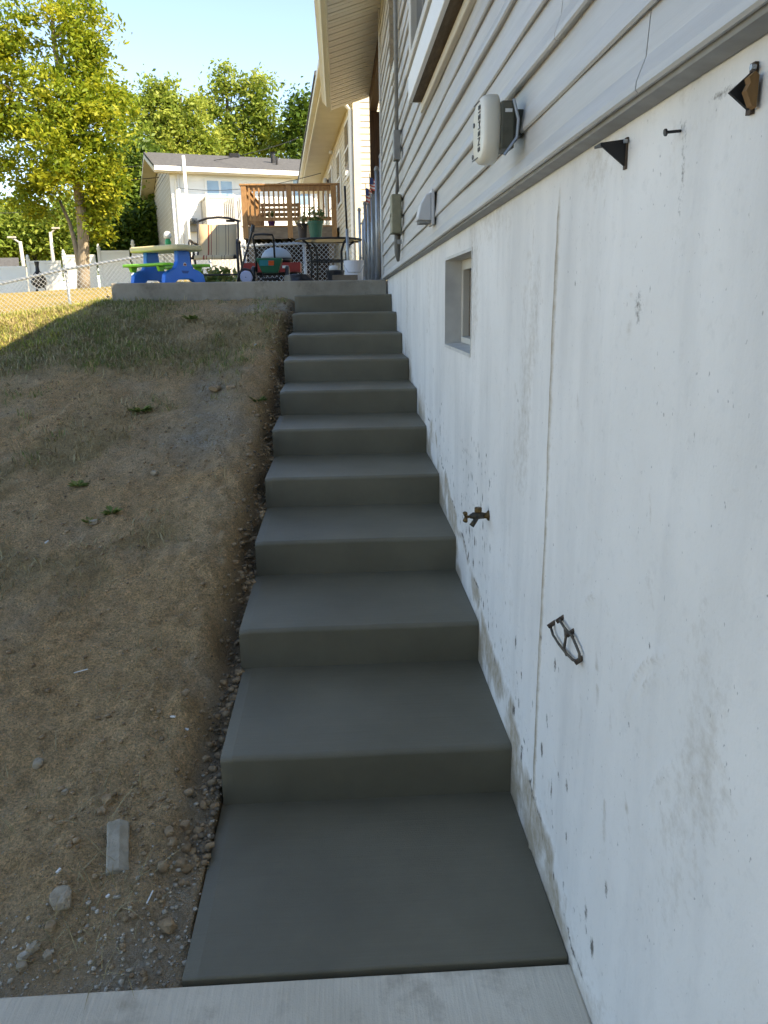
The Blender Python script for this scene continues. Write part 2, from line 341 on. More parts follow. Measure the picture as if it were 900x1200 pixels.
gold = smooth(8.3, 9.5, GY)*smooth(-1.5, -2.2, GX); gold = np.maximum(gold, (GY > 12.3)*1.0); gold = np.maximum(gold, (GY < 1)*1.0)
trench = np.exp(-((GX+0.045)/0.05)**2)*(GY > 1.9)*(GY < 8.2)  # mask that darkens the soil colour for the shadow in the trench
def ground_mat():
    M = bpy.data.materials.new('soil_and_lawn'); M.use_nodes = True; nt = M.node_tree; b = nt.nodes['Principled BSDF']
    b.inputs['Roughness'].default_value = 1.0; b.inputs['Specular IOR Level'].default_value = 0.1
    g = node(nt, 'ShaderNodeNewGeometry'); P = g.outputs['Position']
    def nz(s, d=6.0, r=0.6):
        n = node(nt, 'ShaderNodeTexNoise', Scale=s, Detail=d, Roughness=r); nt.links.new(P, n.inputs['Vector']); return n.outputs['Fac']
    at_ = lambda nme: node(nt, 'ShaderNodeAttribute', attribute_name=nme).outputs['Fac']
    dirt = mix(nt, ramp(nt, nz(3.0), 0.32, 0.68), (0.56, 0.365, 0.185), (0.70, 0.485, 0.27))
    dirt = mix(nt, ramp(nt, nz(1.1, 4.0), 0.45, 0.70, (0, 0, 0), (0.65,)*3), dirt, (0.66, 0.415, 0.205))
    dirt = mix(nt, 0.85, dirt, ramp(nt, nz(30.0, 8.0, 0.8), 0.30, 0.70, (0.66,)*3, (1.55,)*3), 'MULTIPLY')
    dirt = mix(nt, ramp(nt, nz(7.0, 8.0, 0.75), 0.52, 0.72, (0, 0, 0), (0.6,)*3), dirt, (0.48, 0.315, 0.165))
    dirt = mix(nt, ramp(nt, nz(1.9, 6.0, 0.7), 0.50, 0.66, (0, 0, 0), (0.55,)*3), dirt, (0.66, 0.51, 0.34))
    dirt = mix(nt, 0.9, dirt, ramp(nt, nz(120.0, 5.0, 0.8), 0.34, 0.66, (0.55,)*3, (1.45,)*3), 'MULTIPLY')
    spk = ramp(nt, nz(150.0, 2.0), 0.64, 0.72)
    dirt = mix(nt, spk, dirt, (0.55, 0.49, 0.40))
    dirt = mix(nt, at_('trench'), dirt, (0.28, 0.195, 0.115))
    vor = node(nt, 'ShaderNodeTexVoronoi', Scale=95.0); nt.links.new(P, vor.inputs['Vector'])
    wh = node(nt, 'ShaderNodeSeparateColor'); nt.links.new(vor.outputs['Color'], wh.inputs[0])
    grav = mix(nt, wh.outputs[0], (0.40, 0.33, 0.245), (0.62, 0.56, 0.46))
    grav = mix(nt, ramp(nt, nz(5.0), 0.35, 0.65, (0, 0, 0), (0.75,)*3), grav, (0.55, 0.405, 0.25))
    gs = mix(nt, ramp(nt, nz(14.0, 8.0, 0.75), 0.35, 0.65), (0.19, 0.155, 0.062), (0.46, 0.355, 0.175))
    lawn = mix(nt, ramp(nt, nz(1.6, 8.0, 0.7), 0.35, 0.68), (0.36, 0.26, 0.08), (0.50, 0.38, 0.14))
    lawn = mix(nt, ramp(nt, nz(0.55, 5.0), 0.50, 0.70, (0, 0, 0), (0.7,)*3), lawn, (0.215, 0.205, 0.055))
    lawn = mix(nt, 0.6, lawn, ramp(nt, nz(24.0, 6.0, 0.8), 0.3, 0.7, (0.6,)*3, (1.35,)*3), 'MULTIPLY')
    c = mix(nt, at_('grass'), dirt, gs); c = mix(nt, at_('gravel'), c, grav); c = mix(nt, at_('gold'), c, lawn)
    nt.links.new(c, b.inputs['Base Color'])
    h = node(nt, 'ShaderNodeMath', operation='ADD'); nt.links.new(nz(45.0, 8.0, 0.7), h.inputs[0]); nt.links.new(nz(190.0, 3.0), h.inputs[1])
    bm = node(nt, 'ShaderNodeBump', Strength=1.0, Distance=0.035); nt.links.new(h.outputs[0], bm.inputs['Height']); nt.links.new(bm.outputs[0], b.inputs['Normal'])
    return M
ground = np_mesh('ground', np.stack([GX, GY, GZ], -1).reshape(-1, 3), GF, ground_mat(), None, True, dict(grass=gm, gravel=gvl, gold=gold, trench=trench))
ground['kind'] = 'structure'

# walk at the foot of the stairs
walk = MB().box(-7.0, 0.9135, -4.0, 1.483, -0.12, -0.006).build('sidewalk', M_walk, bevel=0.008)
walk['kind'] = 'structure'
# patio slab with its thick front edge
patio = MB().box(-1.87, 0.905, PATIO_Y, 12.0, 1.50, PATIO_Z).build('patio', M_kerb, bevel=0.012)
patio['kind'] = 'structure'

# ------------------------------------------------------------------ stairs
st = thing('concrete_staircase', (0.45, 1.5, 0), 'newly poured grey concrete staircase climbing beside the white wall', 'staircase')
def rounded_step(y0, y1, zt, zb, x0, x1, r=0.016, skew=0.0):
    prof = [(y1, zb), (y1, zt)]
    for k in range(6):
        a = math.pi/2 + (math.pi/2)*k/5
        prof.append((y0+r+r*math.cos(a), zt-r+r*math.sin(a)))
    prof.append((y0, zb))
    m = MB(); nX = 26; n = len(prof)
    for i in range(nX):
        f = i/(nX-1)
        # edges eased at the left side
        x = x0+(x1-x0)*f
        wob = 0.0022*float(fbm(np.array([x*3.0]), np.array([y0*7.7]), 3, 1.3)[0])
        for (y, z) in prof:
            dr = 0.010 if i == 0 else 0.003 if i == 1 and False else 0
            m.v.append((x, y+wob+(dr if y < y1-.01 else 0)*.5 + skew*(x-x0), z - (dr if z > zb+.01 else 0)*.6 + wob))
    for i in range(nX-1):
        for k in range(n):
            k2 = (k+1) % n; m.f.append((i*n+k, i*n+k2, (i+1)*n+k2, (i+1)*n+k))
    m.f.append(tuple(range(n))); m.f.append(tuple((nX-1)*n+k for k in range(n))[::-1])
    return m
land = rounded_step(YL, Y1+0.03, 0.0, -0.10, -0.006, 0.908, r=0.006)
o = land.build('landing', M_step, st)
for k in range(1, 11):
    y0 = Y1+(k-1)*RUN; zt = R1+(k-1)*RISE
    y1 = y0+RUN+0.02 if k < 10 else PATIO_Y-0.003
    s_ = rounded_step(y0, y1, zt, zt-RISE-0.20 if k > 1 else -0.02, -0.004+0.004*math.sin(k*2.3), 0.909, r=0.017)
    s_.build('step', M_step, st)
# dirt-filled joint between landing and walk
mj = MB().box(-0.01, 0.912, 1.4835, 1.4945, -0.08, -0.022)
jt = mj.build('joint_filler', M_soil, st)

# ------------------------------------------------------------------ house by the stairs
house = thing('house', (3.5, 2.0, 0), 'grey vinyl sided house on a white painted concrete foundation beside the stairs', 'house')
XW = 0.914
# foundation wall: fine sheet with form lines, chips and stains, and an opening for the basement window
WY0, WY1, WZ0, WZ1 = 3.072, 3.815, 1.318, 1.700
wy = np.unique(np.concatenate([np.arange(-6.0, -1.5, .3), np.arange(-1.5, 0.9, .06), np.arange(0.9, 4.2, .009), np.arange(4.2, 8.42, .03), [WY0, WY1]]))
wz = np.unique(np.concatenate([np.arange(-0.15, 1.90, .0125), [WZ0, WZ1]]))
wy = wy[(np.abs(wy-WY0) > .004) | (wy == WY0)]; wy = wy[(np.abs(wy-WY1) > .004) | (wy == WY1)]
wz = wz[(np.abs(wz-WZ0) > .004) | (wz == WZ0)]; wz = wz[(np.abs(wz-WZ1) > .004) | (wz == WZ1)]
A, B = np.meshgrid(wy, wz)
relief = np.zeros_like(A); dirt_a = np.zeros_like(A); rust_a = np.zeros_like(A)
for sy, strength, wid, zlo, zhi in [(1.875, 1.0, .008, -.1, 1.75), (1.445, .35, .0035, .1, 1.8), (1.60, .25, .003, .0, .9), (2.36, .45, .005, .5, 1.8), (2.72, .4, .005, .4, 1.8), (2.98, .35, .006, .9, 1.8),
                                (3.95, .4, .01, .8, 1.8), (4.5, .3, .01, .9, 1.8), (1.16, .3, .004, 0.4, 1.8), (1.30, .2, .004, 0, 1.6), (0.8, .3, .004, 0, 1.8), (5.3, .3, .015, 1, 1.8), (2.1, .15, .006, .3, 1.8)]:
    wob = 0.018*fbm(B, B*0+sy*9, 3, 1.3)+.003*fbm(B, B*0+sy, 2, 14.0)
    lin = np.exp(-((A-sy-wob)/wid)**2)*smooth(zlo-.05, zlo+.05, B)*smooth(zhi+.05, zhi-.05, B)
    brk = smooth(-0.2, 0.3, fbm(B*1.0+sy*3, A*0+sy, 4, 4.0))
    relief += 0.0055*strength*lin
    rust_a = np.maximum(rust_a, np.clip((1.8 if strength > .9 else .8)*strength*lin*((.55 if strength > .9 else .12)+.45*brk), 0, 1.1))
# remains of the old steps' outline: a broken stepped line with stained plaster under it
old = nosing(A) + 0.10 + 0.11*fbm(A, A*0+1.7, 5, 2.6) + 0.05*(((A-2.1475)/RUN) % 1.0 - .5)*-1.0
under = smooth(0.02, -0.01, B-old)*smooth(5.6, 4.6, A)*smooth(1.1, 1.5, A)
n1 = fbm(A, B, 5, 7.0); n2 = fbm(A+5, B*0.45, 4, 16.0)
rust_a = np.maximum(rust_a, under*smooth(-0.25, 0.25, n1+0.35*n2)*0.85)
ledge = np.exp(-((B-old)/0.006)**2)*smooth(5.0, 4.4, A)*smooth(1.2, 1.5, A)
dirt_a = np.maximum(dirt_a, ledge*smooth(-0.25, 0.15, fbm(A+2, B, 3, 6.0))*0.8)
relief += under*0.004
# spatter: dense toward the steps, thin elsewhere
def spots(n, y0, y1, z0, z1, r0, r1, tall=1.6, amt=0.9):
    global dirt_a, relief
    for _ in range(n):
        cy, cz = random.uniform(y0, y1), random.uniform(z0, z1); r = r0*(r1/r0)**(random.random()**2.2)
        iy0, iy1 = np.searchsorted(wy, [cy-r*2.5, cy+r*2.5]); iz0, iz1 = np.searchsorted(wz, [cz-r*4*tall, cz+r*4*tall])
        if iy1 <= iy0 or iz1 <= iz0: continue
        a = A[iz0:iz1, iy0:iy1]; b = B[iz0:iz1, iy0:iy1]
        m_ = np.exp(-(((a-cy)/r)**2+((b-cz)/(r*tall))**2)*1.3)
        dirt_a[iz0:iz1, iy0:iy1] = np.maximum(dirt_a[iz0:iz1, iy0:iy1], m_*amt*random.uniform(.6, 1.0))
        relief[iz0:iz1, iy0:iy1] -= 0.0012*m_
for _ in range(220):
    y = random.uniform(1.3, 4.6); z = float(nosing(y))+0.06+abs(random.gauss(0, .20)); spots(1, y, y, z, z, .004, .016, 2.0)
spots(170, 2.6, 3.3, 0.55, 1.0, .004, .013, 1.8)
spots(110, 0.8, 2.4, 0.1, 1.75, .003, .006, 1.4, .8)
spots(60, 4.2, 7.0, 1.0, 1.7, .008, .02, 2.2, .6)
for (y, z, r, t) in [(1.72, .30, .010, 3.2), (1.60, .42, .008, 2.5), (2.55, .96, .008, 2.6)]: spots(2, y-.015, y+.015, z-.03, z+.03, r, r*1.2, t, .8)
# dark weeping below the nail and along the scratched line to the second bracket
drip = np.exp(-((A-1.215-.012*fbm(B, B*0, 3, 6.0))/.016)**2)*smooth(1.79, 1.76, B)*smooth(1.52, 1.72, B)
dirt_a = np.maximum(dirt_a, drip*smooth(-0.40, 0.10, fbm(A, B*0.5, 4, 26.0))*0.62)
scr = np.exp(-((B-(1.765+0.10*(1.2-A)))/.005)**2)*smooth(1.24, 1.20, A)*smooth(1.02, 1.06, A)
dirt_a = np.maximum(dirt_a, scr*smooth(-0.35, 0.1, fbm(A, B, 3, 20.0))*0.55)
for (y, z, a_, b_) in [(1.34, 1.50, .025, .05), (1.10, 1.40, .05, .012), (1.13, 1.30, .015, .10)]:
    dirt_a = np.maximum(dirt_a, 0.45*np.exp(-(((A-y)/a_)**2+((B-z)/b_)**2))*smooth(-0.05, 0.3, fbm(A, B, 4, 22.0)))
# trowel swirls
for (y, z, rr, a0, a1) in [(1.02, .72, .26, 1.5, 3.0), (1.02, .72, .23, 1.6, 2.8), (0.96, .66, .17, 1.2, 3.4), (1.35, .72, .30, 1.9, 2.6), (1.35, .70, .26, 1.8, 2.6), (0.90, .60, .10, .5, 3.2)]:
    ang = np.arctan2(B-z, -(A-y)); rad = np.hypot(A-y, B-z)
    sw = np.exp(-((rad-rr)/.005)**2)*smooth(a0, a0+.25, ang)*smooth(a1, a1-.25, ang)*smooth(-.2, .1, fbm(A, B, 3, 12.0))
    relief += 0.007*sw; rust_a = np.maximum(rust_a, 0.40*sw)
# long scuffs and smears
for _ in range(46):
    y, z = (random.uniform(.85, 1.75), random.uniform(.25, 1.55)) if _ < 30 else (random.uniform(1.9, 3.4), random.uniform(.8, 1.6))
    an = random.choice((random.uniform(.7, 1.2), random.uniform(1.3, 1.8))); L = random.uniform(.03, .14); wd_ = random.uniform(.003, .012)
    u_ = (A-y)*math.cos(an)+(B-z)*math.sin(an); v_ = -(A-y)*math.sin(an)+(B-z)*math.cos(an)
    rust_a = np.maximum(rust_a, random.uniform(.25, .6)*np.exp(-(u_/L)**2-(v_/wd_)**2)*smooth(-.25, .3, fbm(A, B, 3, 30.0)))
rust_a = np.maximum(rust_a, .34*smooth(.12, .5, fbm(A*1.0+9, B*.5, 5, 2.6)))
relief += 0.0022*fbm(A, B, 4, 2.0) + 0.0012*fbm(A*0.35, B*2.5, 4, 7.0) + 0.0008*fbm(A, B, 3, 40.0)
near_top = smooth(1.62, 1.80, B)
dirt_b = 0.35*near_top*smooth(-0.1, 0.5, fbm(A, B*1.5, 4, 5.0))
base_soil = smooth(0.10, -0.02, B)*smooth(-.3, .3, fbm(A, B, 4, 9.0))*(A < 1.52)*0.5
grime = np.exp(-np.clip(B-nosing(A)+.05, 0, 9)/0.13)*smooth(-.30, .35, fbm(A+3, B, 5, 4.5))*1.0*smooth(7.5, 5.5, A)
rust_a = np.clip(np.maximum(np.maximum(np.maximum(rust_a, dirt_b), base_soil), grime), 0, 1)
V = np.stack([XW-relief, A, B], -1).reshape(-1, 3)
nY, nZ = len(wy), len(wz)
cen_y = (wy[:-1]+wy[1:])/2; cen_z = (wz[:-1]+wz[1:])/2
keep = ~(((cen_y[None] > WY0) & (cen_y[None] < WY1)) & ((cen_z[:, None] > WZ0) & (cen_z[:, None] < WZ1)))
ii = (np.arange(nZ-1)[:, None]*nY + np.arange(nY-1)[None])[keep]
FQ = np.stack([ii, ii+nY, ii+nY+1, ii+1], 1)
def wall_mat():
    M = bpy.data.materials.new('whitewashed_concrete'); M.use_nodes = True; nt = M.node_tree; b = nt.nodes['Principled BSDF']
    b.inputs['Roughness'].default_value = 0.75; b.inputs['Specular IOR Level'].default_value = 0.3
    g = node(nt, 'ShaderNodeNewGeometry'); P = g.outputs['Position']
    def nz(s, d=6.0, r=0.6, sc=(1, 1, 1)):
        mp = node(nt, 'ShaderNodeMapping'); mp.inputs['Scale'].default_value = sc; nt.links.new(P, mp.inputs[0])
        n = node(nt, 'ShaderNodeTexNoise', Scale=s, Detail=d, Roughness=r); nt.links.new(mp.outputs[0], n.inputs['Vector']); return n.outputs['Fac']
    at_ = lambda nme: node(nt, 'ShaderNodeAttribute', attribute_name=nme).outputs['Fac']
    c = mix(nt, ramp(nt, nz(1.6, 5.0), 0.3, 0.7), (0.72, 0.69, 0.64), (0.82, 0.79, 0.74))
    c = mix(nt, ramp(nt, nz(5.0, 6.0, 0.6, (1, 1, 0.18)), 0.46, 0.70, (0, 0, 0), (0.65,)*3), c, (0.60, 0.58, 0.545))
    c = mix(nt, ramp(nt, nz(3.0, 8.0, 0.75, (1, 1, 0.6)), 0.54, 0.78, (0, 0, 0), (0.5,)*3), c, (0.58, 0.55, 0.50))
    c = mix(nt, ramp(nt, nz(120.0, 2.0, 0.5, (1, 1, 0.6)), 0.72, 0.76, (0, 0, 0), (0.7,)*3), c, (0.32, 0.30, 0.28))
    c = mix(nt, ramp(nt, nz(30.0, 5.0, 0.7), 0.56, 0.76, (0, 0, 0), (0.30,)*3), c, (0.52, 0.50, 0.46))
    def sharp(a, s1, lo, hi, amt):
        n = node(nt, 'ShaderNodeMath', operation='SUBTRACT'); nt.links.new(nz(s1, 4.0, 0.7), n.inputs[0]); n.inputs[1].default_value = .5
        m2 = node(nt, 'ShaderNodeMath', operation='MULTIPLY_ADD'); nt.links.new(n.outputs[0], m2.inputs[0]); m2.inputs[1].default_value = amt; nt.links.new(a, m2.inputs[2])
        return ramp(nt, m2.outputs[0], lo, hi)
    c = mix(nt, sharp(at_('rust'), 34.0, .16, .95, 1.1), c, (0.40, 0.335, 0.25)); c = mix(nt, sharp(at_('dirt'), 130.0, .30, .62, .9), c, (0.16, 0.14, 0.115))
    nt.links.new(c, b.inputs['Base Color'])
    h = node(nt, 'ShaderNodeMath', operation='ADD'); nt.links.new(nz(22.0, 6.0, 0.6, (1, 1, .5)), h.inputs[0]); nt.links.new(nz(140.0, 4.0), h.inputs[1])
    bm = node(nt, 'ShaderNodeBump', Strength=0.22, Distance=0.006); nt.links.new(h.outputs[0], bm.inputs['Height']); nt.links.new(bm.outputs[0], b.inputs['Normal'])
    return M
M_wall = wall_mat()
np_mesh('foundation_wall', V, FQ, M_wall, house, True, dict(dirt=dirt_a, rust=rust_a))
# concrete behind the sheet (gives the wall its thickness and end faces)
MB().box(XW+0.16, XW+0.30, -6.0, 8.40, -0.15, 1.88).build('foundation_core', M_dark, house)
MB().box(XW+0.006, XW+0.155, 8.405, 8.425, 1.2, 1.88).build('foundation_end', M_whitepaint, house)
# basement window: plastered reveal, frame, sash, pane
bw = MB()
bw.box(XW-0.002, XW+0.16, WY1, WY1+.012, WZ0-.012, WZ1+.012).box(XW-0.002, XW+0.16, WY0-.012, WY0, WZ0-.012, WZ1+.012)
bw.box(XW-0.002, XW+0.16, WY0, WY1, WZ1, WZ1+.012).prism([(XW-.004, WY0, WZ0), (XW+.16, WY0, WZ0+.012), (XW+.16, WY0, WZ0-.014), (XW-.004, WY0, WZ0-.014)], (0, WY1-WY0, 0))
bwin = bw.build('basement_window', M_whitepaint, house)
bx = XW+0.075
f = MB(); f.box(bx, bx+.05, WY1-.045, WY1, WZ0+.01, WZ1).box(bx, bx+.05, WY0, WY0+.045, WZ0+.01, WZ1).box(bx, bx+.05, WY0+.045, WY1-.045, WZ1-.045, WZ1).box(bx-.006, bx+.05, WY0+.045, WY1-.045, WZ0+.008, WZ0+.035)
sub(f.build('frame', M_tan, None, bevel=.003), bwin)
for ya, yb in ((WY1-.12, WY1-.05), (WY0+.05, WY0+.09)): sub(MB().box(bx+.03, bx+.06, ya, yb, WZ0+.036, WZ1-.05).build('sash', M_rawwood, None), bwin)
sub(MB().box(bx+.052, bx+.062, WY0+.02, WY1-.12, WZ0+.02, WZ1-.02).build('pane', M_glass, None), bwin)

# siding courses
EXPO, SB = 0.1115, 1.824
def sz(z, Y): return z - 0.0105*(Y-1)
def siding_course(k, ya, yb):
    zb = SB + k*EXPO; zt = zb + EXPO + 0.012
    lip = 0.020 if k % 2 == 0 else 0.014
    prof = [(.888, zb+.004), (.888-lip+.004, zb), (.888-lip, zb+.004), (.888-lip+.001, zb+.016), (.8815, zb+.050), (.8855, zt), (.892, zt), (.892, zb+.004)]
    mm = MB(); n = len(prof); Ys = np.linspace(ya, yb, max(2, int((yb-ya)/.35)+1))
    for Y in Ys:
        wv = 0.0018*math.sin(Y*3.1+k*1.7)+.001*math.sin(Y*7.3+k*.9)
        for x, z in prof: mm.v.append((x+wv, Y, sz(z, Y)))
    for i in range(len(Ys)-1):
        for j in range(n): j2 = (j+1) % n; mm.f.append((i*n+j, i*n+j2, (i+1)*n+j2, (i+1)*n+j))
    mm.f.append(tuple(range(n))); mm.f.append(tuple((len(Ys)-1)*n+j for j in range(n))[::-1])
    return mm
joints = {0: (1.292, 4.95), 1: (5.6,), 2: (1.80, 5.9), 3: (6.3,), 4: (2.10,), 5: (4.6,), 6: (3.0,), 8: (2.2,), 9: (5.1,)}
NC = 22
for k in range(NC):
    cuts = [-6.0] + list(joints.get(k, ())) + [8.36]
    for a, b in zip(cuts[:-1], cuts[1:]):
        siding_course(k, a+(0.002 if a > -1 else 0), b-(0.002 if b < 8.3 else 0)).build('siding_board', M_siding, house, smooth=False)
# starter strip under the first course
m_ = MB()
for a, b in zip(np.linspace(-6.0, 8.36, 16)[:-1], np.linspace(-6.0, 8.36, 16)[1:]):
    m_.add([(x, Y, sz(z, Y)) for Y in (a, b) for x, z in ((.879, 1.828), (.882, 1.818), (.912, 1.814), (.912, 1.828))], [(0,4,5,1), (1,5,6,2), (2,6,7,3), (3,7,4,0)])
m_.build('starter_strip', M_greybox, house)
MB().box(.862, .94, 8.362, 8.44, 1.735, 4.25).build('corner_trim', M_siding, house, bevel=.004)
# wall behind the siding, and the rest of the body
MB().box(.893, 1.07, -6.0, 8.36, 1.85, 4.27).build('wall_sheathing', M_siding, house)
MB().box(1.07, 7.0, -6.0, 8.36, 1.87, 4.26).build('house_body', M_siding, house)
# eave: soffit slats, gutter, fascia, roof
SI, SO, ZI, ZO, EY = 0.90, 0.385, 4.215, 4.055, 11.74
def zs(x): return ZO + (x-SO)/(SI-SO)*(ZI-ZO)
nsl = 26; pitch = 0.195; ysl = EY - nsl*pitch
for k in range(nsl):
    a = ysl+k*pitch; mm = MB()
    for (ya, yb, d) in ((a+.001, a+.035, .016), (a+.035, a+pitch*.5, 0.0), (a+pitch*.5, a+pitch*.5+.012, .008), (a+pitch*.5+.012, a+pitch-.001, 0.0)):
        mm.add([(SO, ya, zs(SO)+d), (SI, ya, zs(SI)+d), (SI, yb, zs(SI)+d), (SO, yb, zs(SO)+d), (SO, ya, zs(SO)+.02), (SI, ya, zs(SI)+.02), (SI, yb, zs(SI)+.02), (SO, yb, zs(SO)+.02)],
               [(0,3,2,1), (4,5,6,7), (0,1,5,4), (1,2,6,5), (2,3,7,6), (3,0,4,7)])
    mm.build('soffit_slat', M_soffit, house)
MB().add([(SO, -6.0, zs(SO)), (SI, -6.0, zs(SI)), (SI, ysl, zs(SI)), (SO, ysl, zs(SO)), (SO, -6.0, zs(SO)+.02), (SI, -6.0, zs(SI)+.02), (SI, ysl, zs(SI)+.02), (SO, ysl, zs(SO)+.02)],
         [(0,3,2,1), (4,5,6,7), (0,1,5,4), (1,2,6,5), (2,3,7,6), (3,0,4,7)]).build('soffit_panel', M_soffit, house)
MB().box(SO-.018, SO-.001, -6.0, EY+.02, ZO-.012, ZO+.16).build('fascia', M_gutter, house, bevel=.003)
gp = [(SO-.020, ZO+.03), (SO-.065, ZO+.03), (SO-.085, ZO+.06), (SO-.12, ZO+.09), (SO-.125, ZO+.155), (SO-.115, ZO+.155), (SO-.11, ZO+.10), (SO-.08, ZO+.07), (SO-.06, ZO+.04), (SO-.02, ZO+.04)]
MB().prism([(x, -6.0, z) for x, z in gp], (0, EY+5.96, 0)).build('gutter', M_gutter, house)
MB().prism([(SO-.02, -6.3, ZO+.17), (4.1, -6.3, ZO+1.35), (4.1, -6.3, ZO+1.42), (SO-.04, -6.3, ZO+.215)], (0, EY+6.34, 0)).build('roof', M_shingle, house)
MB().prism([(4.1, -6.3, ZO+1.35), (7.8, -6.3, ZO+.17), (7.8, -6.3, ZO+.24), (4.1, -6.3, ZO+1.42)], (0, EY+6.34, 0)).build('roof', M_shingle, house)
MB().prism([(SI+.12, -6.12, 4.27), (7.2, -6.12, 4.27), (4.1, -6.12, ZO+1.33)], (0, .1, 0)).build('gable_wall', M_siding, house)
MB().prism([(SI+.12, 11.5, 4.30), (7.2, 11.5, 4.30), (4.1, 11.5, ZO+1.33)], (0, .1, 0)).build('gable_wall', M_siding, house)
# porch beam and post past the corner
MB().box(.902, 1.00, 8.46, 11.70, 4.00, 4.235).build('porch_beam', M_brownwood, house, bevel=.004)
MB().box(.902, 1.04, 11.56, 11.70, PATIO_Z+.003, 3.998).build('porch_post', M_brownwood, house, bevel=.005)
MB().box(1.055, 4.0, 8.46, 11.6, 4.20, 4.225).build('porch_ceiling', M_brownwood, house)
MB().box(.93, 4.0, 8.45, 12.0, 1.50, PATIO_Z-.004).build('porch_floor', M_kerb, house)

# box bay window: apron, bare wooden floor, frame, panes
BY, BZ, BX = 4.40, 2.505, 0.793
bay = MB().box(BX+.02, .884, 1.9, BY-.006, BZ, BZ+.02).build('bay_window', M_rawwood, house)
sub(MB().box(BX, BX+.02, 1.88, BY, BZ-.004, BZ+.118).build('apron', M_white, None, bevel=.004), bay)
sub(MB().box(BX-.012, BX+.03, 1.87, BY+.012, BZ+.120, BZ+.150).build('sill', M_tan, None, bevel=.004), bay)
sub(MB().box(.858, .8835, 1.9, BY+.03, BZ-.045, BZ-.002).build('trim', M_cream, None, bevel=.005), bay)
sub(MB().box(BX+.02, .884, BY-.005, BY-.0005, BZ-.002, BZ+.119).build('end_panel', M_white, None), bay)
f = MB(); f.box(BX+.004, BX+.06, BY-.10, BY, BZ+.152, 3.95).box(BX+.004, BX+.06, 3.00, 3.09, BZ+.152, 3.95).box(BX+.004, BX+.06, 3.09, BY-.10, BZ+.152, BZ+.21)
sub(f.build('frame', M_tan, None, bevel=.004), bay)
sub(MB().box(BX+.035, BX+.045, 2.0, BY-.09, BZ+.16, 3.94).build('pane', M_glass, None), bay)
sub(MB().box(BX+.062, .884, BY-.03, BY-.006, BZ+.152, 3.95).build('side_panel', M_white, None), bay)
# farther flush window
fw = MB().box(.862, .884, 6.06, 6.80, 3.16, 3.95).build('window', M_tan, house)
sub(MB().box(.856, .8615, 6.12, 6.74, 3.23, 3.90).build('pane', M_glass, None), fw)

# ------------------------------------------------------------------ fittings on the wall
# outdoor tap
t = thing('garden_tap', (XW, 2.847, 0.725), 'brass garden tap on the white wall with a splayed handle', 'tap')
m_ = MB().lathe([(.030, 0), (.030, .006), (.024, .012), (.017, .016), (.015, .045)][::-1], (0, 0, 0), 16, 'x'); m_.v = [(XW-v[0], 2.847+v[1], .725+v[2]) for v in m_.v]
m_.build('flange', M_brass, t, smooth=True)
m_ = MB().tube([(XW-.03, 2.847, .725), (XW-.06, 2.847, .728), (XW-.095, 2.847, .726), (XW-.115, 2.847, .722)], [.018, .022, .020, .011], 12)
m_.tube([(XW-.07, 2.847, .722), (XW-.085, 2.842, .695), (XW-.105, 2.838, .668)], [.016, .014, .015], 12).build('valve_body', M_darkbrass, t, smooth=True)
m_ = MB().lathe([(.016, 0), (.022, .006), (.022, .028), (.019, .031)], (XW-.065, 2.847, .744), 14); m_.build('vacuum_breaker', M_brass, t, smooth=False, bevel=.002)
m_ = MB().tube([(XW-.112, 2.847, .722), (XW-.135, 2.847, .720)], .008, 8)
for a in range(4):
    an = a*math.pi/2+.6; m_.tube([(XW-.135, 2.847, .720), (XW-.142, 2.847+.034*math.cos(an), .720+.034*math.sin(an))], [.009, .011], 8)
m_.build('handle', M_brass, t, smooth=True)

t.scale = (.60, .60, .62); t.location = (XW, 2.625, .785)
# the bent wire form tie left on the wall
t = thing('wire_tie', (XW, 1.66, .74), 'rusty bent wire loop sticking out of the white wall below the tap', 'wire')
wl = [(643, 729), (650, 748), (659, 762), (668, 772), (678, 778), (679, 768), (674, 754), (668, 742)]
m_ = MB(); m_.tube([at(px, py, X=XW-.010) for px, py in [(645, 733), (648, 744), (655, 755), (663, 765), (671, 773), (678, 776)]], .0034, 6)
m_.tube([at(px, py, X=XW-.012) for px, py in [(656, 727), (661, 735), (667, 742), (671, 746)]], .0034, 6)
m_.tube([at(px, py, X=XW-.011) for px, py in [(670, 745), (675, 756), (679, 766), (679, 776)]], .0034, 6)
m_.build('loop', M_wire, t, smooth=True)
m_ = MB().tube([at(px, py, X=XW-.012) for px, py in [(662, 736), (663, 747), (661, 760), (664, 768)]], .0034, 6); m_.build('cross_wire', M_wire, t, smooth=True)
for px, py in [(646, 731), (656, 725), (668, 741), (678, 773)]:
    p = at(px, py, X=XW-.009); MB().tube([p+Vector((0.012, 0, .006)), p+Vector((-.008, 0, -.008))], .0058, 8).build('rod_stub', M_rust, t)

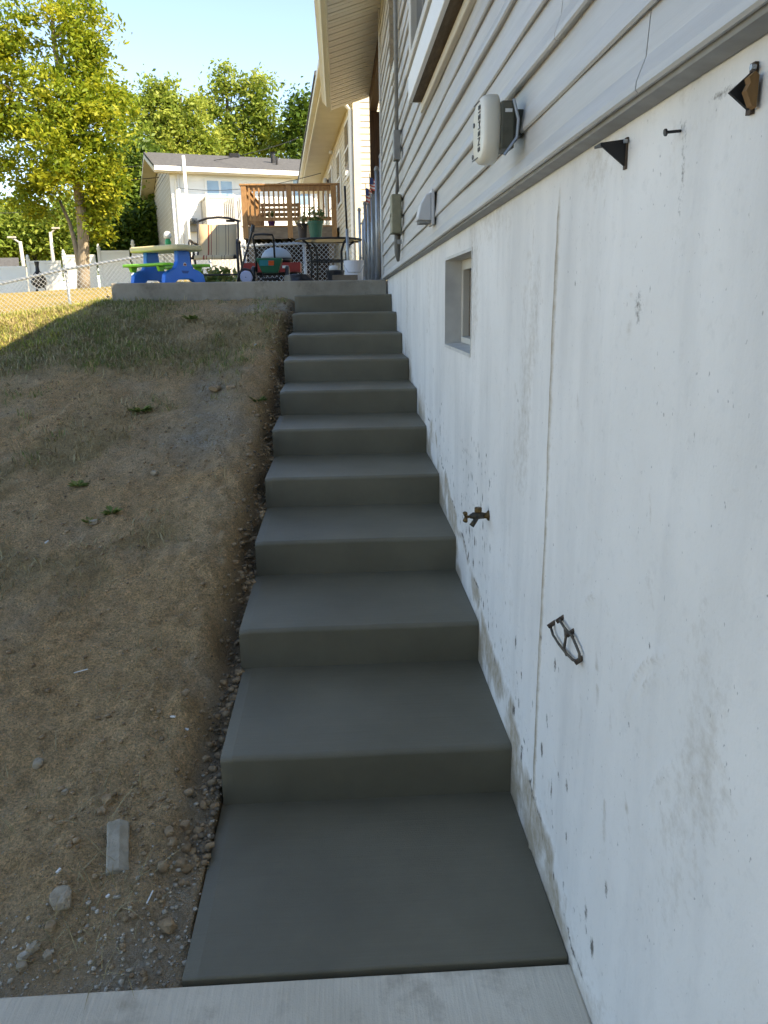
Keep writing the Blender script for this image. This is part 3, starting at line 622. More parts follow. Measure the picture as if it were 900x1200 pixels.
# two cut steel angle brackets and a nail
def bracket(py_, zlo, zhi, tip, label, wood):
    t = thing('steel_bracket', (XW, py_, zlo), label, 'bracket', None)
    pl = [(XW-.001, py_, zlo), (XW-.001, py_, zhi), tip]
    MB().prism(pl, (0, .005, 0)).build('web', M_black, t)
    e = Vector(tip)-Vector((XW, py_, zhi))
    if not wood: MB().bar((XW-.002, py_+.018, zhi+.002), Vector(tip)+Vector((0, .018, .002)), .036, .004).build('top_plate', M_black, t)
    MB().box(XW-.005, XW-.0005, py_-.004, py_+.008, zlo-.002, zhi+.006).build('wall_plate', M_rust, t)
    MB().lathe([(.0035, 0), (.0035, .006)], (XW-.011, py_-.006, zhi-.001), 8, 'x').build('bolt', M_galv, t)
    if wood:
        q = [(XW-.005, py_-.006, zlo+.002), (XW-.005, py_-.006, zhi-.012), (XW-.010, py_-.006, zhi-.008), (XW-.017, py_-.006, zhi-.014), (XW-.015, py_-.006, (zlo+zhi)/2+.004), (XW-.019, py_-.006, (zlo+zhi)/2-.004), (XW-.011, py_-.006, zlo+.004)]
        MB().prism(q, (0, -.012, 0)).build('wood_splinter', mat('splinter_wood', (0.24, 0.13, 0.05), .85, (0.15, .08, .03), 60, stretch=(1, 1, .3)), t)
b1 = at(735, 197, X=XW); b1t = at(736, 166, X=XW); tp = at(704, 170, Y=b1.y)
bracket(b1.y, b1.z, b1t.z, tuple(tp), 'small black triangular bracket on the white wall left of the nail', False)
b2 = at(882, 132, X=XW); b2t = at(886, 80, X=XW); tp2 = at(855, 108, Y=b2.y)
bracket(b2.y, b2.z, b2t.z, tuple(tp2), 'black triangular bracket with a torn splinter of wood near the right edge', True)
n_ = at(798, 152, X=XW); nt_ = at(781, 155, Y=n_.y)
m_ = MB().tube([n_+Vector((.02, 0, 0)), nt_], .0022, 8).tube([nt_, nt_+(nt_-n_).normalized()*.003], .0052, 8)
tag(m_.build('nail', M_black, None), 'dark nail sticking out of the white wall between the two brackets', 'nail')

# beige antenna cover on a steel bracket
t = thing('antenna_box', (.82, 2.12, 1.94), 'beige rounded plastic box on a metal bracket mounted on the grey siding', 'utility box')
cxp = .800; cy0 = 2.175; cz0 = 1.940
rr = []
hw, hh, rc = .070, .080, .052
for q, (sx, sz_) in enumerate([(1, 1), (-1, 1), (-1, -1), (1, -1)]):
    for k in range(6):
        a = q*math.pi/2 + k*math.pi/10; rr.append((sx*(hw-rc)+rc*math.cos(a), sz_*(hh-rc)+rc*math.sin(a)))
m_ = MB(); n = len(rr)
layers = [(0.0, 1.0), (-.022, 1.0), (-.032, .97), (-.038, .90), (-.040, .80)]
for dx, s in layers:
    for a, b in rr: m_.v.append((cxp+.02+dx, cy0+a*s, cz0+b*s))
for i in range(len(layers)-1):
    for k in range(n): k2 = (k+1) % n; m_.f.append((i*n+k, i*n+k2, (i+1)*n+k2, (i+1)*n+k))
m_.f.append(tuple(range(n))[::-1]); m_.f.append(tuple((len(layers)-1)*n+k for k in range(n)))
cover = m_.build('cover', M_beige, t, smooth=True)
for (a, b) in ((.045, .02), (.055, -.055)):
    sub(MB().lathe([(.006, 0), (.006, .003)], (cxp-.0225, cy0+a, cz0+b), 10, 'x').build('screw_hole', M_print, None), cover)
for (a, b) in ((.02, .065), (.03, -.066)):
    sub(MB().box(cxp-.0215, cxp-.0195, cy0+a-.03, cy0+a+.03, cz0+b, cz0+b+.003).build('groove', M_print, None), cover)
tx = bpy.data.curves.new('lettering', 'FONT'); tx.body = 'SIEMENS'; tx.size = .030; tx.extrude = .0008; tx.align_x = 'CENTER'; tx.align_y = 'CENTER'
txo = bpy.data.objects.new('tmp', tx); col.objects.link(txo); bpy.context.view_layer.update()
me = bpy.data.meshes.new_from_object(txo.evaluated_get(bpy.context.evaluated_depsgraph_get())); bpy.data.objects.remove(txo)
Mx = Matrix(((0, 0, -1, cxp-.0212), (0, -1, 0, cy0-.012), (-1, 0, 0, cz0+.002), (0, 0, 0, 1)))
me.transform(Matrix(((0, 0, -1, cxp-.0212), (0, -1, 0, cy0-.012), (-1, 0, 0, cz0+.002), (0, 0, 0, 1)))); me.materials.clear(); me.materials.append(M_print)
lo = bpy.data.objects.new('lettering', me); col.objects.link(lo); sub(lo, cover)
m_ = MB().box(cxp+.021, cxp+.055, cy0-.075, cy0+.01, cz0-.055, cz0+.055)
m_.build('bracket', M_plategreen, t, bevel=.004)
m_ = MB().tube([(cxp+.05, cy0-.078, cz0+.057), (cxp+.062, cy0-.082, cz0+.01), (cxp+.06, cy0-.08, cz0-.03), (cxp+.03, cy0-.075, cz0-.07)], .004, 6).build('clip', M_galv, t)
MB().box(cxp+.055, .8865, cy0-.05, cy0-.01, cz0-.02, cz0+.04).build('mount_arm', M_plategreen, t)
sub_p = MB().box(cxp+.030, cxp+.048, cy0-.0765, cy0-.0755, cz0+.028, cz0+.036).build('mark', M_litter, t)

t.rotation_euler.z = R_(3.5)

# dryer vent hood
t = thing('vent_hood', (.87, 4.0, 1.9), 'pale grey sloped dryer vent hood low on the siding', 'vent')
MB().box(.860, .874, 3.925, 4.075, 1.872, 2.030).build('back_plate', M_ventgrey, t, bevel=.003)
m_ = MB(); pr = [(.860, 2.018), (.835, 2.006), (.810, 1.965), (.795, 1.905), (.795, 1.893), (.860, 1.890)]
m_.prism([(x, 3.935, z) for x, z in pr], (0, .13, 0)).build('hood', M_ventgrey, t, bevel=.006)
m_ = MB()
for i in range(7): m_.box(.802, .858, 3.945+i*.017, 3.953+i*.017, 1.880, 1.8895)
m_.build('grille', M_greybox, t)

# electric boxes and conduit
YC = 5.92
t = thing('conduit_box', (.86, YC, 2.48), 'small grey junction box on the thin conduit running up the siding', 'utility box')
MB().box(.820, .868, YC-.05, YC+.055, 2.475, 2.665).build('box', M_greybox, t, bevel=.006)
MB().tube([(.845, YC, 2.666), (.845, YC, 4.19)], .014, 8).build('conduit', M_greybox, t, smooth=True)
MB().tube([(.845, YC, 2.474), (.845, YC, 2.35), (.842, YC+.02, 2.25)], .010, 8).build('cable', M_cable, t, smooth=True)
MB().tube([(.862, YC+.24, 3.9), (.862, YC+.22, 3.0), (.862, YC+.20, 2.5), (.858, YC+.05, 2.28)], .006, 6).build('cable', M_cable, t, smooth=True)
t = thing('cable_terminal', (.86, YC-.05, 1.95), 'olive utility terminal box above the hanging cable on the siding', 'utility box')
MB().box(.795, .868, YC-.10, YC+.06, 1.985, 2.245).build('box', M_olive, t, bevel=.012, seg=3)
MB().box(.790, .7945, YC-.07, YC+.03, 2.10, 2.12).build('latch', M_olive, t)
MB().tube([(.845, YC, 1.99), (.843, YC+.01, 1.93), (.845, YC+.03, 1.86), (.85, YC+.04, 1.80)], [.022, .024, .022, .010], 8).build('cable_loop', M_cable, t, smooth=True)
MB().box(.842, .869, YC-.06, YC-.03, 1.915, 1.945).build('clamp', M_greybox, t)

# ------------------------------------------------------------------ foreground: stones, litter, weeds
def rock_mesh(m_, c, rx, ry, rz, seed, sub_=2, rough=.28):
    bm = bmesh.new(); bmesh.ops.create_icosphere(bm, subdivisions=sub_, radius=1.0); rd = random.Random(seed)
    ph = [rd.uniform(0, 50) for _ in range(3)]; rot = Matrix.Rotation(rd.uniform(0, 6.28), 3, 'Z')
    Q = np.array([v.co[:] for v in bm.verts])
    kk = 1+rough*(vnoise(Q[:, 0]*1.6+ph[0], Q[:, 1]*1.6+Q[:, 2]*1.3+ph[1])-.5)*2 + rough*.5*(vnoise(Q[:, 0]*4+ph[1], Q[:, 2]*4+Q[:, 1]*3+ph[2])-.5)
    Q = np.clip(Q*kk[:, None], [-.82, -.85, -.8], [.82, .85, .8])*np.array([rx, ry, rz]); Q = Q @ np.array(rot).T + np.array(c)
    vs = [tuple(q) for q in Q.tolist()]
    m_.add(vs, [tuple(v.index for v in f.verts) for f in bm.faces]); bm.free(); return m_
stones = [(72, 1058, .034, .6, M_rock, 'large pale tan rock near the sidewalk beside the dry grass'),
          (196, 1089, .024, .8, M_clod, 'round brown dirt clod near the bottom of the landing'),
          (40, 1112, .018, .7, M_rock, 'tan stone in the small pile at the bottom left'),
          (60, 1090, .015, .7, M_clod, 'dark stone just below the large pale rock'),
          (28, 1122, .013, .7, M_pebble, 'small pale stone left of the pebble pile by the sidewalk'),
          (56, 1122, .013, .8, M_rock, 'rounded stone right of the pebble pile by the sidewalk'),
          (26, 1136, .015, .7, M_rock, 'brown stone nearest the sidewalk at the bottom left'),
          (126, 940, .017, .8, M_clod, 'upper clod above the broken concrete chunk'),
          (119, 953, .016, .7, M_clod, 'lower clod above the broken concrete chunk'),
          (46, 897, .020, .7, M_rock, 'lone pale brown stone on the bare dirt at left'),
          (77, 930, .012, .8, M_rock, 'small tan stone right of the lone stone on the dirt'),
          (198, 978, .017, .7, M_clod, 'left clod of the crumbled heap beside the landing'),
          (216, 970, .018, .7, M_clod, 'right clod of the crumbled heap beside the landing'),
          (202, 990, .014, .7, M_clod, 'front clod of the crumbled heap beside the landing'),
          (212, 1014, .016, .7, M_clod, 'flat clod touching the landing edge'),
          (252, 458, .050, .5, M_clod, 'broad brown clod in the grass halfway up the slope'),
          (271, 456, .040, .5, M_clod, 'smaller clod right of the broad clod in the grass'),
          (283, 347, .060, .4, M_rock, 'flat pale stone lying against the patio edge'),
          (181, 556, .022, .7, M_rock, 'pale stone in the gravel patch on the slope'),
          (110, 614, .022, .6, M_rock, 'small tan stone among the weeds on the slope')]
for i, (px, py, r, fl, mt, lb) in enumerate(stones):
    p = atg(px, py); m_ = rock_mesh(MB(), (p.x, p.y, p.z+r*fl*.45), r*1.1, r*.9, r*fl, 40+i, 3)
    tag(m_.build('clod' if mt is M_clod else 'stone', mt, None, smooth=False), lb, 'stone', 'loose stones and clods on the slope')
# broken piece of concrete kerb
p = atg(137, 998); an = -.26
ck = MB().prism([(-.030, -.085, 0), (.028, -.085, 0), (.031, -.085, .014), (.006, -.085, .030), (-.028, -.085, .026)], (0.006, .165, .004))
ck.v = [(p.x+x*math.cos(an)+y*math.sin(an), p.y-x*math.sin(an)+y*math.cos(an), p.z-.006+z+.22*y) for x, y, z in ck.v]
ch = ck.build('concrete_chunk', M_chunk, None, bevel=.004); tag(ch, 'long broken grey concrete chunk lying on the dirt', 'rubble')
d_ = ch.modifiers.new('sub', 'SUBSURF'); d_.subdivision_type = 'SIMPLE'; d_.levels = d_.render_levels = 3
tex = bpy.data.textures.new('chunk_noise', 'CLOUDS'); tex.noise_scale = .03
d2 = ch.modifiers.new('rough', 'DISPLACE'); d2.texture = tex; d2.strength = .006; d2.texture_coords = 'GLOBAL'

def scatter_stones(name, pts, mt, label, cat, seed):
    base = []
    for k in range(6):
        mm = rock_mesh(MB(), (0, 0, 0), 1, .8, .65, seed+k, 1, .5); base.append((np.array(mm.v), np.array(mm.f)))
    Vs, Fs, o = [], [], 0
    for (x, y, z, r) in pts:
        v, f = base[random.randrange(6)]; a = random.uniform(0, 6.28); c, s = math.cos(a), math.sin(a)
        w = np.stack([v[:, 0]*c-v[:, 1]*s, v[:, 0]*s+v[:, 1]*c, v[:, 2]], 1)*r + np.array([x, y, z+r*.25]); Vs.append(w); Fs.append(f+o); o += len(v)
    ob = np_mesh(name, np.concatenate(Vs), np.concatenate(Fs), mt); tag(ob, label, cat, kind='stuff'); return ob
def sample(n, fx, fy, r0, r1, pw=2.5, keep=None):
    X = np.array([fx() for _ in range(n)]); Y = np.array([fy(x) for x in X])
    if keep is not None: k = keep(X, Y) > RNG.random(n); X, Y = X[k], Y[k]
    Z = ground_z(X, Y); return [(x, y, z, r0*(r1/r0)**(random.random()**pw)) for x, y, z in zip(X, Y, Z)]
U = random.uniform
pts = sample(26000, lambda: U(-2.2, 0), lambda x: U(1.49, 8.2), .0020, .009, 2.6, lambda X, Y: gravel_mask(X, Y)*np.clip(2.6/Y, .25, 1))
pts += sample(6500, lambda: U(-1.0, 0), lambda x: U(1.49, 2.2), .0013, .010, 2.8, gravel_mask)
scatter_stones('gravel', pts, M_pebble, 'pale crushed gravel spread beside the stairs and sidewalk', 'gravel', 300)
pts = sample(2600, lambda: -abs(random.gauss(.03, .05)), lambda x: U(1.8, 7.9), .003, .024, 2.8, lambda X, Y: (X < -.004)*1.0)
pts += sample(13000, lambda: U(-2.2, -.05), lambda x: 1.52+4.3*random.random()**1.5, .0018, .013, 3.2, lambda X, Y: .25+.75*smooth(0.0, .35, fbm(X+7, Y, 3, 2.4)))
pts += sample(420, lambda: random.gauss(-.20, .12), lambda x: random.gauss(1.98, .18), .0022, .013, 2.6, lambda X, Y: (X < -.02)*(Y > 1.5)*1.0)
scatter_stones('dirt_crumbs', pts, M_clod, 'brown soil crumbs littering the bare slope and the cut edge', 'soil', 320)
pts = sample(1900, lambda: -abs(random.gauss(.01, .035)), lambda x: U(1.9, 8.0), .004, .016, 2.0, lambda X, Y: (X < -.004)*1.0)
scatter_stones('dark_rubble', pts, M_soil, 'dark rubble in the narrow trench along the stairs', 'soil', 340)  # rubble in the darker crumb colour along the stair edge

def blades(name, X, Y, h0, h1, wd, mt, label, cat, lean=0.5, z=None, tint=(0, 1)):
    n = len(X); Z = ground_z(X, Y) if z is None else z
    h = h0+(h1-h0)*RNG.random(n)**1.6; a = RNG.random(n)*2*np.pi; l = lean*(0.3+RNG.random(n))
    dx, dy = np.cos(a)*l*h, np.sin(a)*l*h; b = a+np.pi/2+RNG.normal(0, .5, n); w = wd*(0.6+.8*RNG.random(n)); wx, wy_ = np.cos(b)*w, np.sin(b)*w
    up = h*np.sqrt(np.clip(1-np.minimum(l, .95)**2*.8, .08, 1))
    P = [np.stack([X-wx, Y-wy_, Z-.004], 1), np.stack([X+wx, Y+wy_, Z-.004], 1), np.stack([X+dx*.45+wx*.7, Y+dy*.45+wy_*.7, Z+up*.6], 1), np.stack([X+dx*.45-wx*.7, Y+dy*.45-wy_*.7, Z+up*.6], 1), np.stack([X+dx, Y+dy, Z+up*(1.0-.25*np.minimum(l, 1))], 1)]
    V = np.stack(P, 1).reshape(-1, 3); o = np.arange(n)[:, None]*5
    F = np.concatenate([o+np.array([[0, 1, 2]]), o+np.array([[0, 2, 3]]), o+np.array([[3, 2, 4]])])
    t_ = np.repeat(tint[0]+(tint[1]-tint[0])*RNG.random(n), 5)
    ob = np_mesh(name, V, F, mt, None, False, dict(tint=t_)); tag(ob, label, cat, kind='stuff'); return ob
def tufts(n, x0, x1, y0, y1, keep, per=9, spread=.03):
    X = RNG.uniform(x0, x1, n); Y = RNG.uniform(y0, y1, n); k = keep(X, Y) > RNG.random(n); X, Y = X[k], Y[k]
    X = np.repeat(X, per)+RNG.normal(0, spread, len(X)*per); Y = np.repeat(Y, per)+RNG.normal(0, spread, len(Y)*per)
    ok = (X < -.09) & ~((X > -1.9) & (Y > 8.255)) & (Y > 1.5); return X[ok], Y[ok]
gmk = lambda X, Y: grass_mask(X, Y)
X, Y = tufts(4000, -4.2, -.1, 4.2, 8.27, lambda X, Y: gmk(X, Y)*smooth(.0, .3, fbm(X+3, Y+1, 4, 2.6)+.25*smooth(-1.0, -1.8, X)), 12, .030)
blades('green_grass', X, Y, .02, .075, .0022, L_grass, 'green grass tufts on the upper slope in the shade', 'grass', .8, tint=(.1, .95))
X, Y = tufts(9000, -4.2, -.1, 3.0, 8.27, lambda X, Y: gmk(X, Y)*.9, 9, .05)
blades('dry_grass', X, Y, .02, .085, .0026, L_dry, 'dry straw coloured grass lying on the slope', 'grass', 1.15)
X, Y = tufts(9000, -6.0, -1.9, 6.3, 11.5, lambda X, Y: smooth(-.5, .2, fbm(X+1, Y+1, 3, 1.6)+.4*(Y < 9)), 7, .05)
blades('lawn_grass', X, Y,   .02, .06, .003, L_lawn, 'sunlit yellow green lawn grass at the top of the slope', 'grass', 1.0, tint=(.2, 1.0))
X, Y = tufts(1100, -2.3, -.15, 1.55, 5.6, lambda X, Y: .15+.85*smooth(.0, .4, fbm(X+5, Y+9, 3, 1.9)), 7, .03)
blades('straw', X, Y, .02, .09, .0014, L_dry, 'scattered dead straw on the bare dirt', 'straw', 1.6, tint=(.2, .9))
# leafy weeds: one plant each
def weed(px, py, r, n, lb, mt=L_grass):
    p = atg(px, py); Vs = []; Fs = []; T = []
    for k in range(n):
        a = U(0, 6.28); d = Vector((math.cos(a), math.sin(a), U(.25, .9))).normalized(); L = r*U(.5, 1.25); w = L*U(.12, .22); s = Vector((-math.sin(a), math.cos(a), 0))*w
        c = p+Vector((math.cos(a), math.sin(a), 0))*r*.1*U(0, 2); o = len(Vs)
        Vs += [c, c+d*L*.5+s, c+d*L+Vector((0, 0, -.2*L)), c+d*L*.5-s, c+d*L*.55+Vector((0, 0, -.01))]; Fs += [(o, o+1, o+4), (o+1, o+2, o+4), (o+2, o+3, o+4), (o+3, o, o+4)]; T += [U(.15, .9)]*5
    ob = np_mesh('weed', np.array([tuple(v) for v in Vs]), np.array(Fs), mt, None, False, dict(tint=T)); tag(ob, lb, 'weed', 'leafy weeds on the slope')
weed(165, 482, .075, 34, 'broad green weed on the bare patch of the upper slope')
weed(92, 570, .055, 24, 'small dark weed at the middle left of the slope')
weed(130, 602, .060, 30, 'spreading weed in the middle of the slope')
weed(105, 612, .045, 18, 'low weed just left of the spreading weed')
weed(302, 470, .060, 26, 'yellowing weed at the trench edge by the upper steps', L_plant)
weed(225, 375, .10, 26, 'weed clump near the gravel below the patio')
weed(178, 352, .12, 34, 'tall grass clump against the patio edge')
weed(150, 350, .11, 30, 'grass clump at the left end of the patio edge')
# bits of litter
for i, (px, py, L, a, lb) in enumerate([(203, 842, .022, 2.2, 'white scrap on the dirt below the middle steps'), (219, 858, .020, 2.4, 'lower white scrap on the dirt near the stairs'), (95, 789, .05, 1.55, 'thin white stick lying on the dirt at left'),
                                      (69, 1023, .014, .5, 'white chip left of the broken concrete chunk'), (299, 405, .035, .3, 'white scrap in the grass beside the upper steps'), (55, 637, .022, .4, 'white chip on the dirt among dry grass'),
                                      (176, 1055, .036, .25, 'thin pale stick standing in the gravel'), (127, 1055, .010, .8, 'round white pebble in the gravel patch')]):
    p = atg(px, py); m_ = MB(); d = Vector((math.sin(a), math.cos(a), .25 if 'slope' not in lb else .3)); w = .0032 if 'stick' in lb else .006
    m_.bar(p+Vector((0, 0, .006))-d*L/2, p+Vector((0, 0, .006))+d*L/2, w, .003 if 'stick' in lb else .005)
    tag(m_.build('litter', M_litter, None), lb, 'litter', 'white scraps on the slope')

# ------------------------------------------------------------------ things on the patio
PZ = PATIO_Z + .002
def place(px, Y): return at(px, 330, Y=Y).x
# toddler picnic table
x_r = place(218, 8.72); ax = Vector((-.80, .60, 0)); wd = Vector((.60, .80, 0)); L_ = .56
P0 = Vector((x_r, 8.74, PZ))
t = thing('picnic_table', P0+ax*L_/2, 'blue and lime green plastic toddler picnic table with a sand coloured top', 'picnic table')
def frame_leg(c):
    m_ = MB(); outl = [(-.33, 0), (-.17, 0), (-.10, .045), (.10, .045), (.17, 0), (.33, 0), (.31, .10), (.24, .145), (.15, .17), (.105, .25), (.095, .375), (-.095, .375), (-.105, .25), (-.15, .17), (-.24, .145), (-.31, .10)]
    return m_.prism([c+wd*a+Vector((0, 0, b))-ax*.035 for a, b in outl], ax*.07)
fr = frame_leg(P0).build('leg_frame', M_blue, t, bevel=.012, seg=3)
frame_leg(P0+ax*L_).build('leg_frame', M_blue, t, bevel=.012, seg=3)
cc = P0+Vector((0, 0, .20))-ax*.037
e = MB().prism([cc+wd*a+Vector((0, 0, b)) for a, b in ((-.028, 0), (.028, 0), (.022, .03), (0, .042), (-.022, .03))], -ax*.003); sub(e.build('badge', M_litter, None), fr)
cc = cc-ax*.003; e = MB().prism([cc+wd*a+Vector((0, 0, b)) for a, b in ((-.020, .006), (.020, .006), (.015, .024), (-.015, .024))], -ax*.002); sub(e.build('badge_centre', M_red, None), fr)
cc = P0+Vector((0, 0, .115))-ax*.0365; e = MB().prism([cc+wd*a+Vector((0, 0, b)) for a, b in ((-.06, .03), (-.04, 0), (.04, 0), (.06, .03))], -ax*.002); sub(e.build('grip_slot', mat('shaded_blue', (.008, .08, .36), .5), None), fr)  # flat piece, the slot's shade is only its darker blue
def rrect(c, a, b, r, n=5):
    out = []
    for q, (sx, sy) in enumerate([(1, 1), (-1, 1), (-1, -1), (1, -1)]):
        for k in range(n): an = q*math.pi/2+k*math.pi/2/(n-1); out.append(c+ax*(sx*(a-r)+r*math.cos(an))+wd*(sy*(b-r)+r*math.sin(an)))
    return out
ctr = P0+ax*L_/2
MB().prism(rrect(ctr+Vector((0, 0, .372)), .46, .235, .12), (0, 0, .062)).build('tabletop', M_sand, t, bevel=.018, seg=3)
for s in (-1, 1):
    bn = MB().prism(rrect(ctr+wd*s*.30+Vector((0, 0, .195)), .40, .085, .06), (0, 0, .032)).build('bench', M_lime, t, bevel=.010, seg=3)
    for q in (-1, 1):
        bc = ctr+wd*s*.30+ax*q*.25
        e = MB().prism([bc+wd*a+Vector((0, 0, b)) for a, b in ((-.05, .193), (.05, .193), (.03, .135), (-.03, .135))], ax*.05); sub(e.build('bench_bracket', M_lime, None, bevel=.006), bn)
for s in (0, 1): MB().prism(rrect(P0+ax*L_*s+wd*.0+Vector((0, 0, .0)), .05, .10, .03), (0, 0, .02)).build('foot_pad', M_sand, t)
t.scale = (.87, .87, .88)
# bottle on the table
bp = at(197, 284, Y=8.98); bz = PZ+.436*.88+.001
t = thing('bottle', (bp.x, 8.98, bz), 'white and green spray bottle standing on the picnic table', 'bottle')
MB().lathe([(.030, 0), (.034, .012), (.034, .050), (.026, .072), (.020, .084)], (bp.x, 8.98, bz), 14).build('body', mat('green_glossy', (.02, .32, .10), .3), t, smooth=True)
MB().lathe([(.030, .0845), (.042, .100), (.042, .125), (.030, .150), (.010, .160)], (bp.x, 8.98, bz), 14).build('cap', M_litter, t, smooth=True)

# sling patio chair
CY = 10.72; cx = at(254, 300, Y=CY).x
t = thing('patio_chair', (cx, CY, PZ), 'black metal patio chair with striped tan sling fabric', 'chair')
def sling_mat():
    M = bpy.data.materials.new('striped_sling'); M.use_nodes = True; nt = M.node_tree; b = nt.nodes['Principled BSDF']; b.inputs['Roughness'].default_value = .8
    g = node(nt, 'ShaderNodeNewGeometry'); s = node(nt, 'ShaderNodeSeparateXYZ'); nt.links.new(g.outputs['Position'], s.inputs[0])
    c = None; base = (.58, .43, .25)
    def band(x, w):
        a = node(nt, 'ShaderNodeMath', operation='SUBTRACT'); nt.links.new(s.outputs[0], a.inputs[0]); a.inputs[1].default_value = x
        b_ = node(nt, 'ShaderNodeMath', operation='ABSOLUTE'); nt.links.new(a.outputs[0], b_.inputs[0])
        d = node(nt, 'ShaderNodeMath', operation='LESS_THAN'); nt.links.new(b_.outputs[0], d.inputs[0]); d.inputs[1].default_value = w; return d.outputs[0]
    c = mix(nt, band(cx-.125, .010), base, (.30, .06, .03)); c = mix(nt, band(cx-.09, .006), c, (.30, .10, .06))
    for x in (-.02, .012, .10, .135): c = mix(nt, band(cx+x, .006), c, (.24, .18, .11))
    c = mix(nt, band(cx+.06, .05), c, (.52, .40, .24), 'MIX')
    for x in (.10, .135): c = mix(nt, band(cx+x, .006), c, (.24, .18, .11))
    nt.links.new(c, b.inputs['Base Color']); return M
M_sling = sling_mat()
Wc = .245
sl = MB(); prof = [(CY+.30, .80), (CY+.24, .62), (CY+.17, .46), (CY+.10, .375), (CY-.02, .352), (CY-.16, .368), (CY-.24, .375), (CY-.27, .355), (CY-.275, .325)]
for i, (y, z) in enumerate(prof):
    for s in (-1, -.5, 0, .5, 1): sl.v.append((cx+s*Wc, y, PZ+z-.012*(1-s*s)*(1 if i < 6 else 0)))
for i in range(len(prof)-1):
    for k in range(4): o = i*5+k; sl.f.append((o, o+1, o+6, o+5))
so = sl.build('sling', M_sling, t, smooth=True); sd = so.modifiers.new('solid', 'SOLIDIFY'); sd.thickness = .006
for s in (-1, 1):
    MB().tube([(cx+s*.262, y, PZ+z) for y, z in [(CY+.345, .84)]+prof[:-1]], .014, 8).build('side_rail', M_black, t, smooth=True)
    xx = cx+s*.30
    MB().tube([(xx, CY-.27, PZ+.01), (xx, CY-.26, PZ+.30), (xx, CY-.24, PZ+.53), (xx, CY-.17, PZ+.565), (xx, CY+.05, PZ+.55), (xx-s*.03, CY+.20, PZ+.54)], .017, 8).build('arm', M_black, t, smooth=True)
    MB().tube([(xx, CY+.32, PZ+.01), (xx, CY+.12, PZ+.28), (xx, CY-.02, PZ+.54)], .015, 8).build('leg', M_black, t, smooth=True)
MB().tube([(cx-.262, CY+.345, PZ+.84), (cx-.14, CY+.35, PZ+.878), (cx, CY+.355, PZ+.890), (cx+.14, CY+.35, PZ+.878), (cx+.262, CY+.345, PZ+.84)], .014, 8).build('top_rail', M_black, t, smooth=True)
MB().tube([(cx-.30, CY-.265, PZ+.14), (cx+.30, CY-.265, PZ+.14)], .011, 8).build('stretcher', M_black, t)
MB().tube([(cx-.29, CY-.24, PZ+.345), (cx+.29, CY-.24, PZ+.345)], .014, 8).build('front_rail', M_black, t)

# green broadcast spreader with a bent handle
SY = 9.75; g = lambda px, py, Y=SY: at(px, py, Y=Y)
t = thing('lawn_spreader', (g(316, 325).x, SY, PZ), 'dark green lawn spreader with a teal and orange sticker and looped handle', 'spreader')
a, b = g(301, 303), g(331, 303); xm = (a.x+b.x)/2; ht = a.z; hb = g(316, 320).z
hop = MB(); wt, wb = (b.x-a.x)/2, (b.x-a.x)*.30
hop.add([(xm+sx*w, SY+sy*w*.75, z) for z, w in ((ht, wt), (ht-.015, wt), (hb, wb)) for sx, sy in ((-1, -1), (1, -1), (1, 1), (-1, 1))],
        [(0,1,2,3), (0,4,5,1), (1,5,6,2), (2,6,7,3), (3,7,4,0), (4,8,9,5), (5,9,10,6), (6,10,11,7), (7,11,8,4), (11,10,9,8)])
ho = hop.build('hopper', M_green, t, bevel=.008)
def onface(px0, py0, px1, py1):
    q = []
    for px, py in ((px0, py0), (px1, py0), (px1, py1), (px0, py1)):
        zz = g(px, py).z; f_ = (ht-.015-zz)/(ht-.015-hb); yy = SY-.75*(wt+(wb-wt)*f_)-.004; q.append((at(px, py, Y=yy).x, yy, zz))
    return q
q = onface(304, 305.5, 321, 312); sub(MB().prism(q, (0, .003, 0)).build('sticker', M_teal, None), ho)
q = onface(314.5, 306, 321, 311.5); sub(MB().prism([(x, y-.003, z) for x, y, z in q], (0, .002, 0)).build('sticker_mark', M_orange, None), ho)
MB().tube([(xm-.17, SY+.1, hb+.02), g(300, 297, SY-.05), g(296, 279, SY-.15), g(298, 275, SY-.17), g(308, 274.5, SY-.17), g(319, 275, SY-.17), g(320.5, 279, SY-.15), g(321.5, 297, SY-.05), (xm+.06, SY+.1, hb+.02)], .012, 8).build('handle', M_black, t, smooth=True)
MB().tube([(xm-.08, SY, hb), (xm-.10, SY, PZ+.06), (xm+.10, SY, PZ+.06), (xm+.08, SY, hb)], .014, 8).build('frame', M_black, t)
for s in (-1, 1):
    w_ = MB().lathe([(.095, -.022), (.105, -.012), (.105, .012), (.095, .022)], (xm+s*.20, SY+.05, PZ+.108), 20, 'x').build('wheel', M_blackplastic, t, smooth=False)
    sub(MB().lathe([(.05, -.026), (.05, .026)], (xm+s*.20, SY+.05, PZ+.108), 14, 'x').build('hub', M_greybox, None), w_)
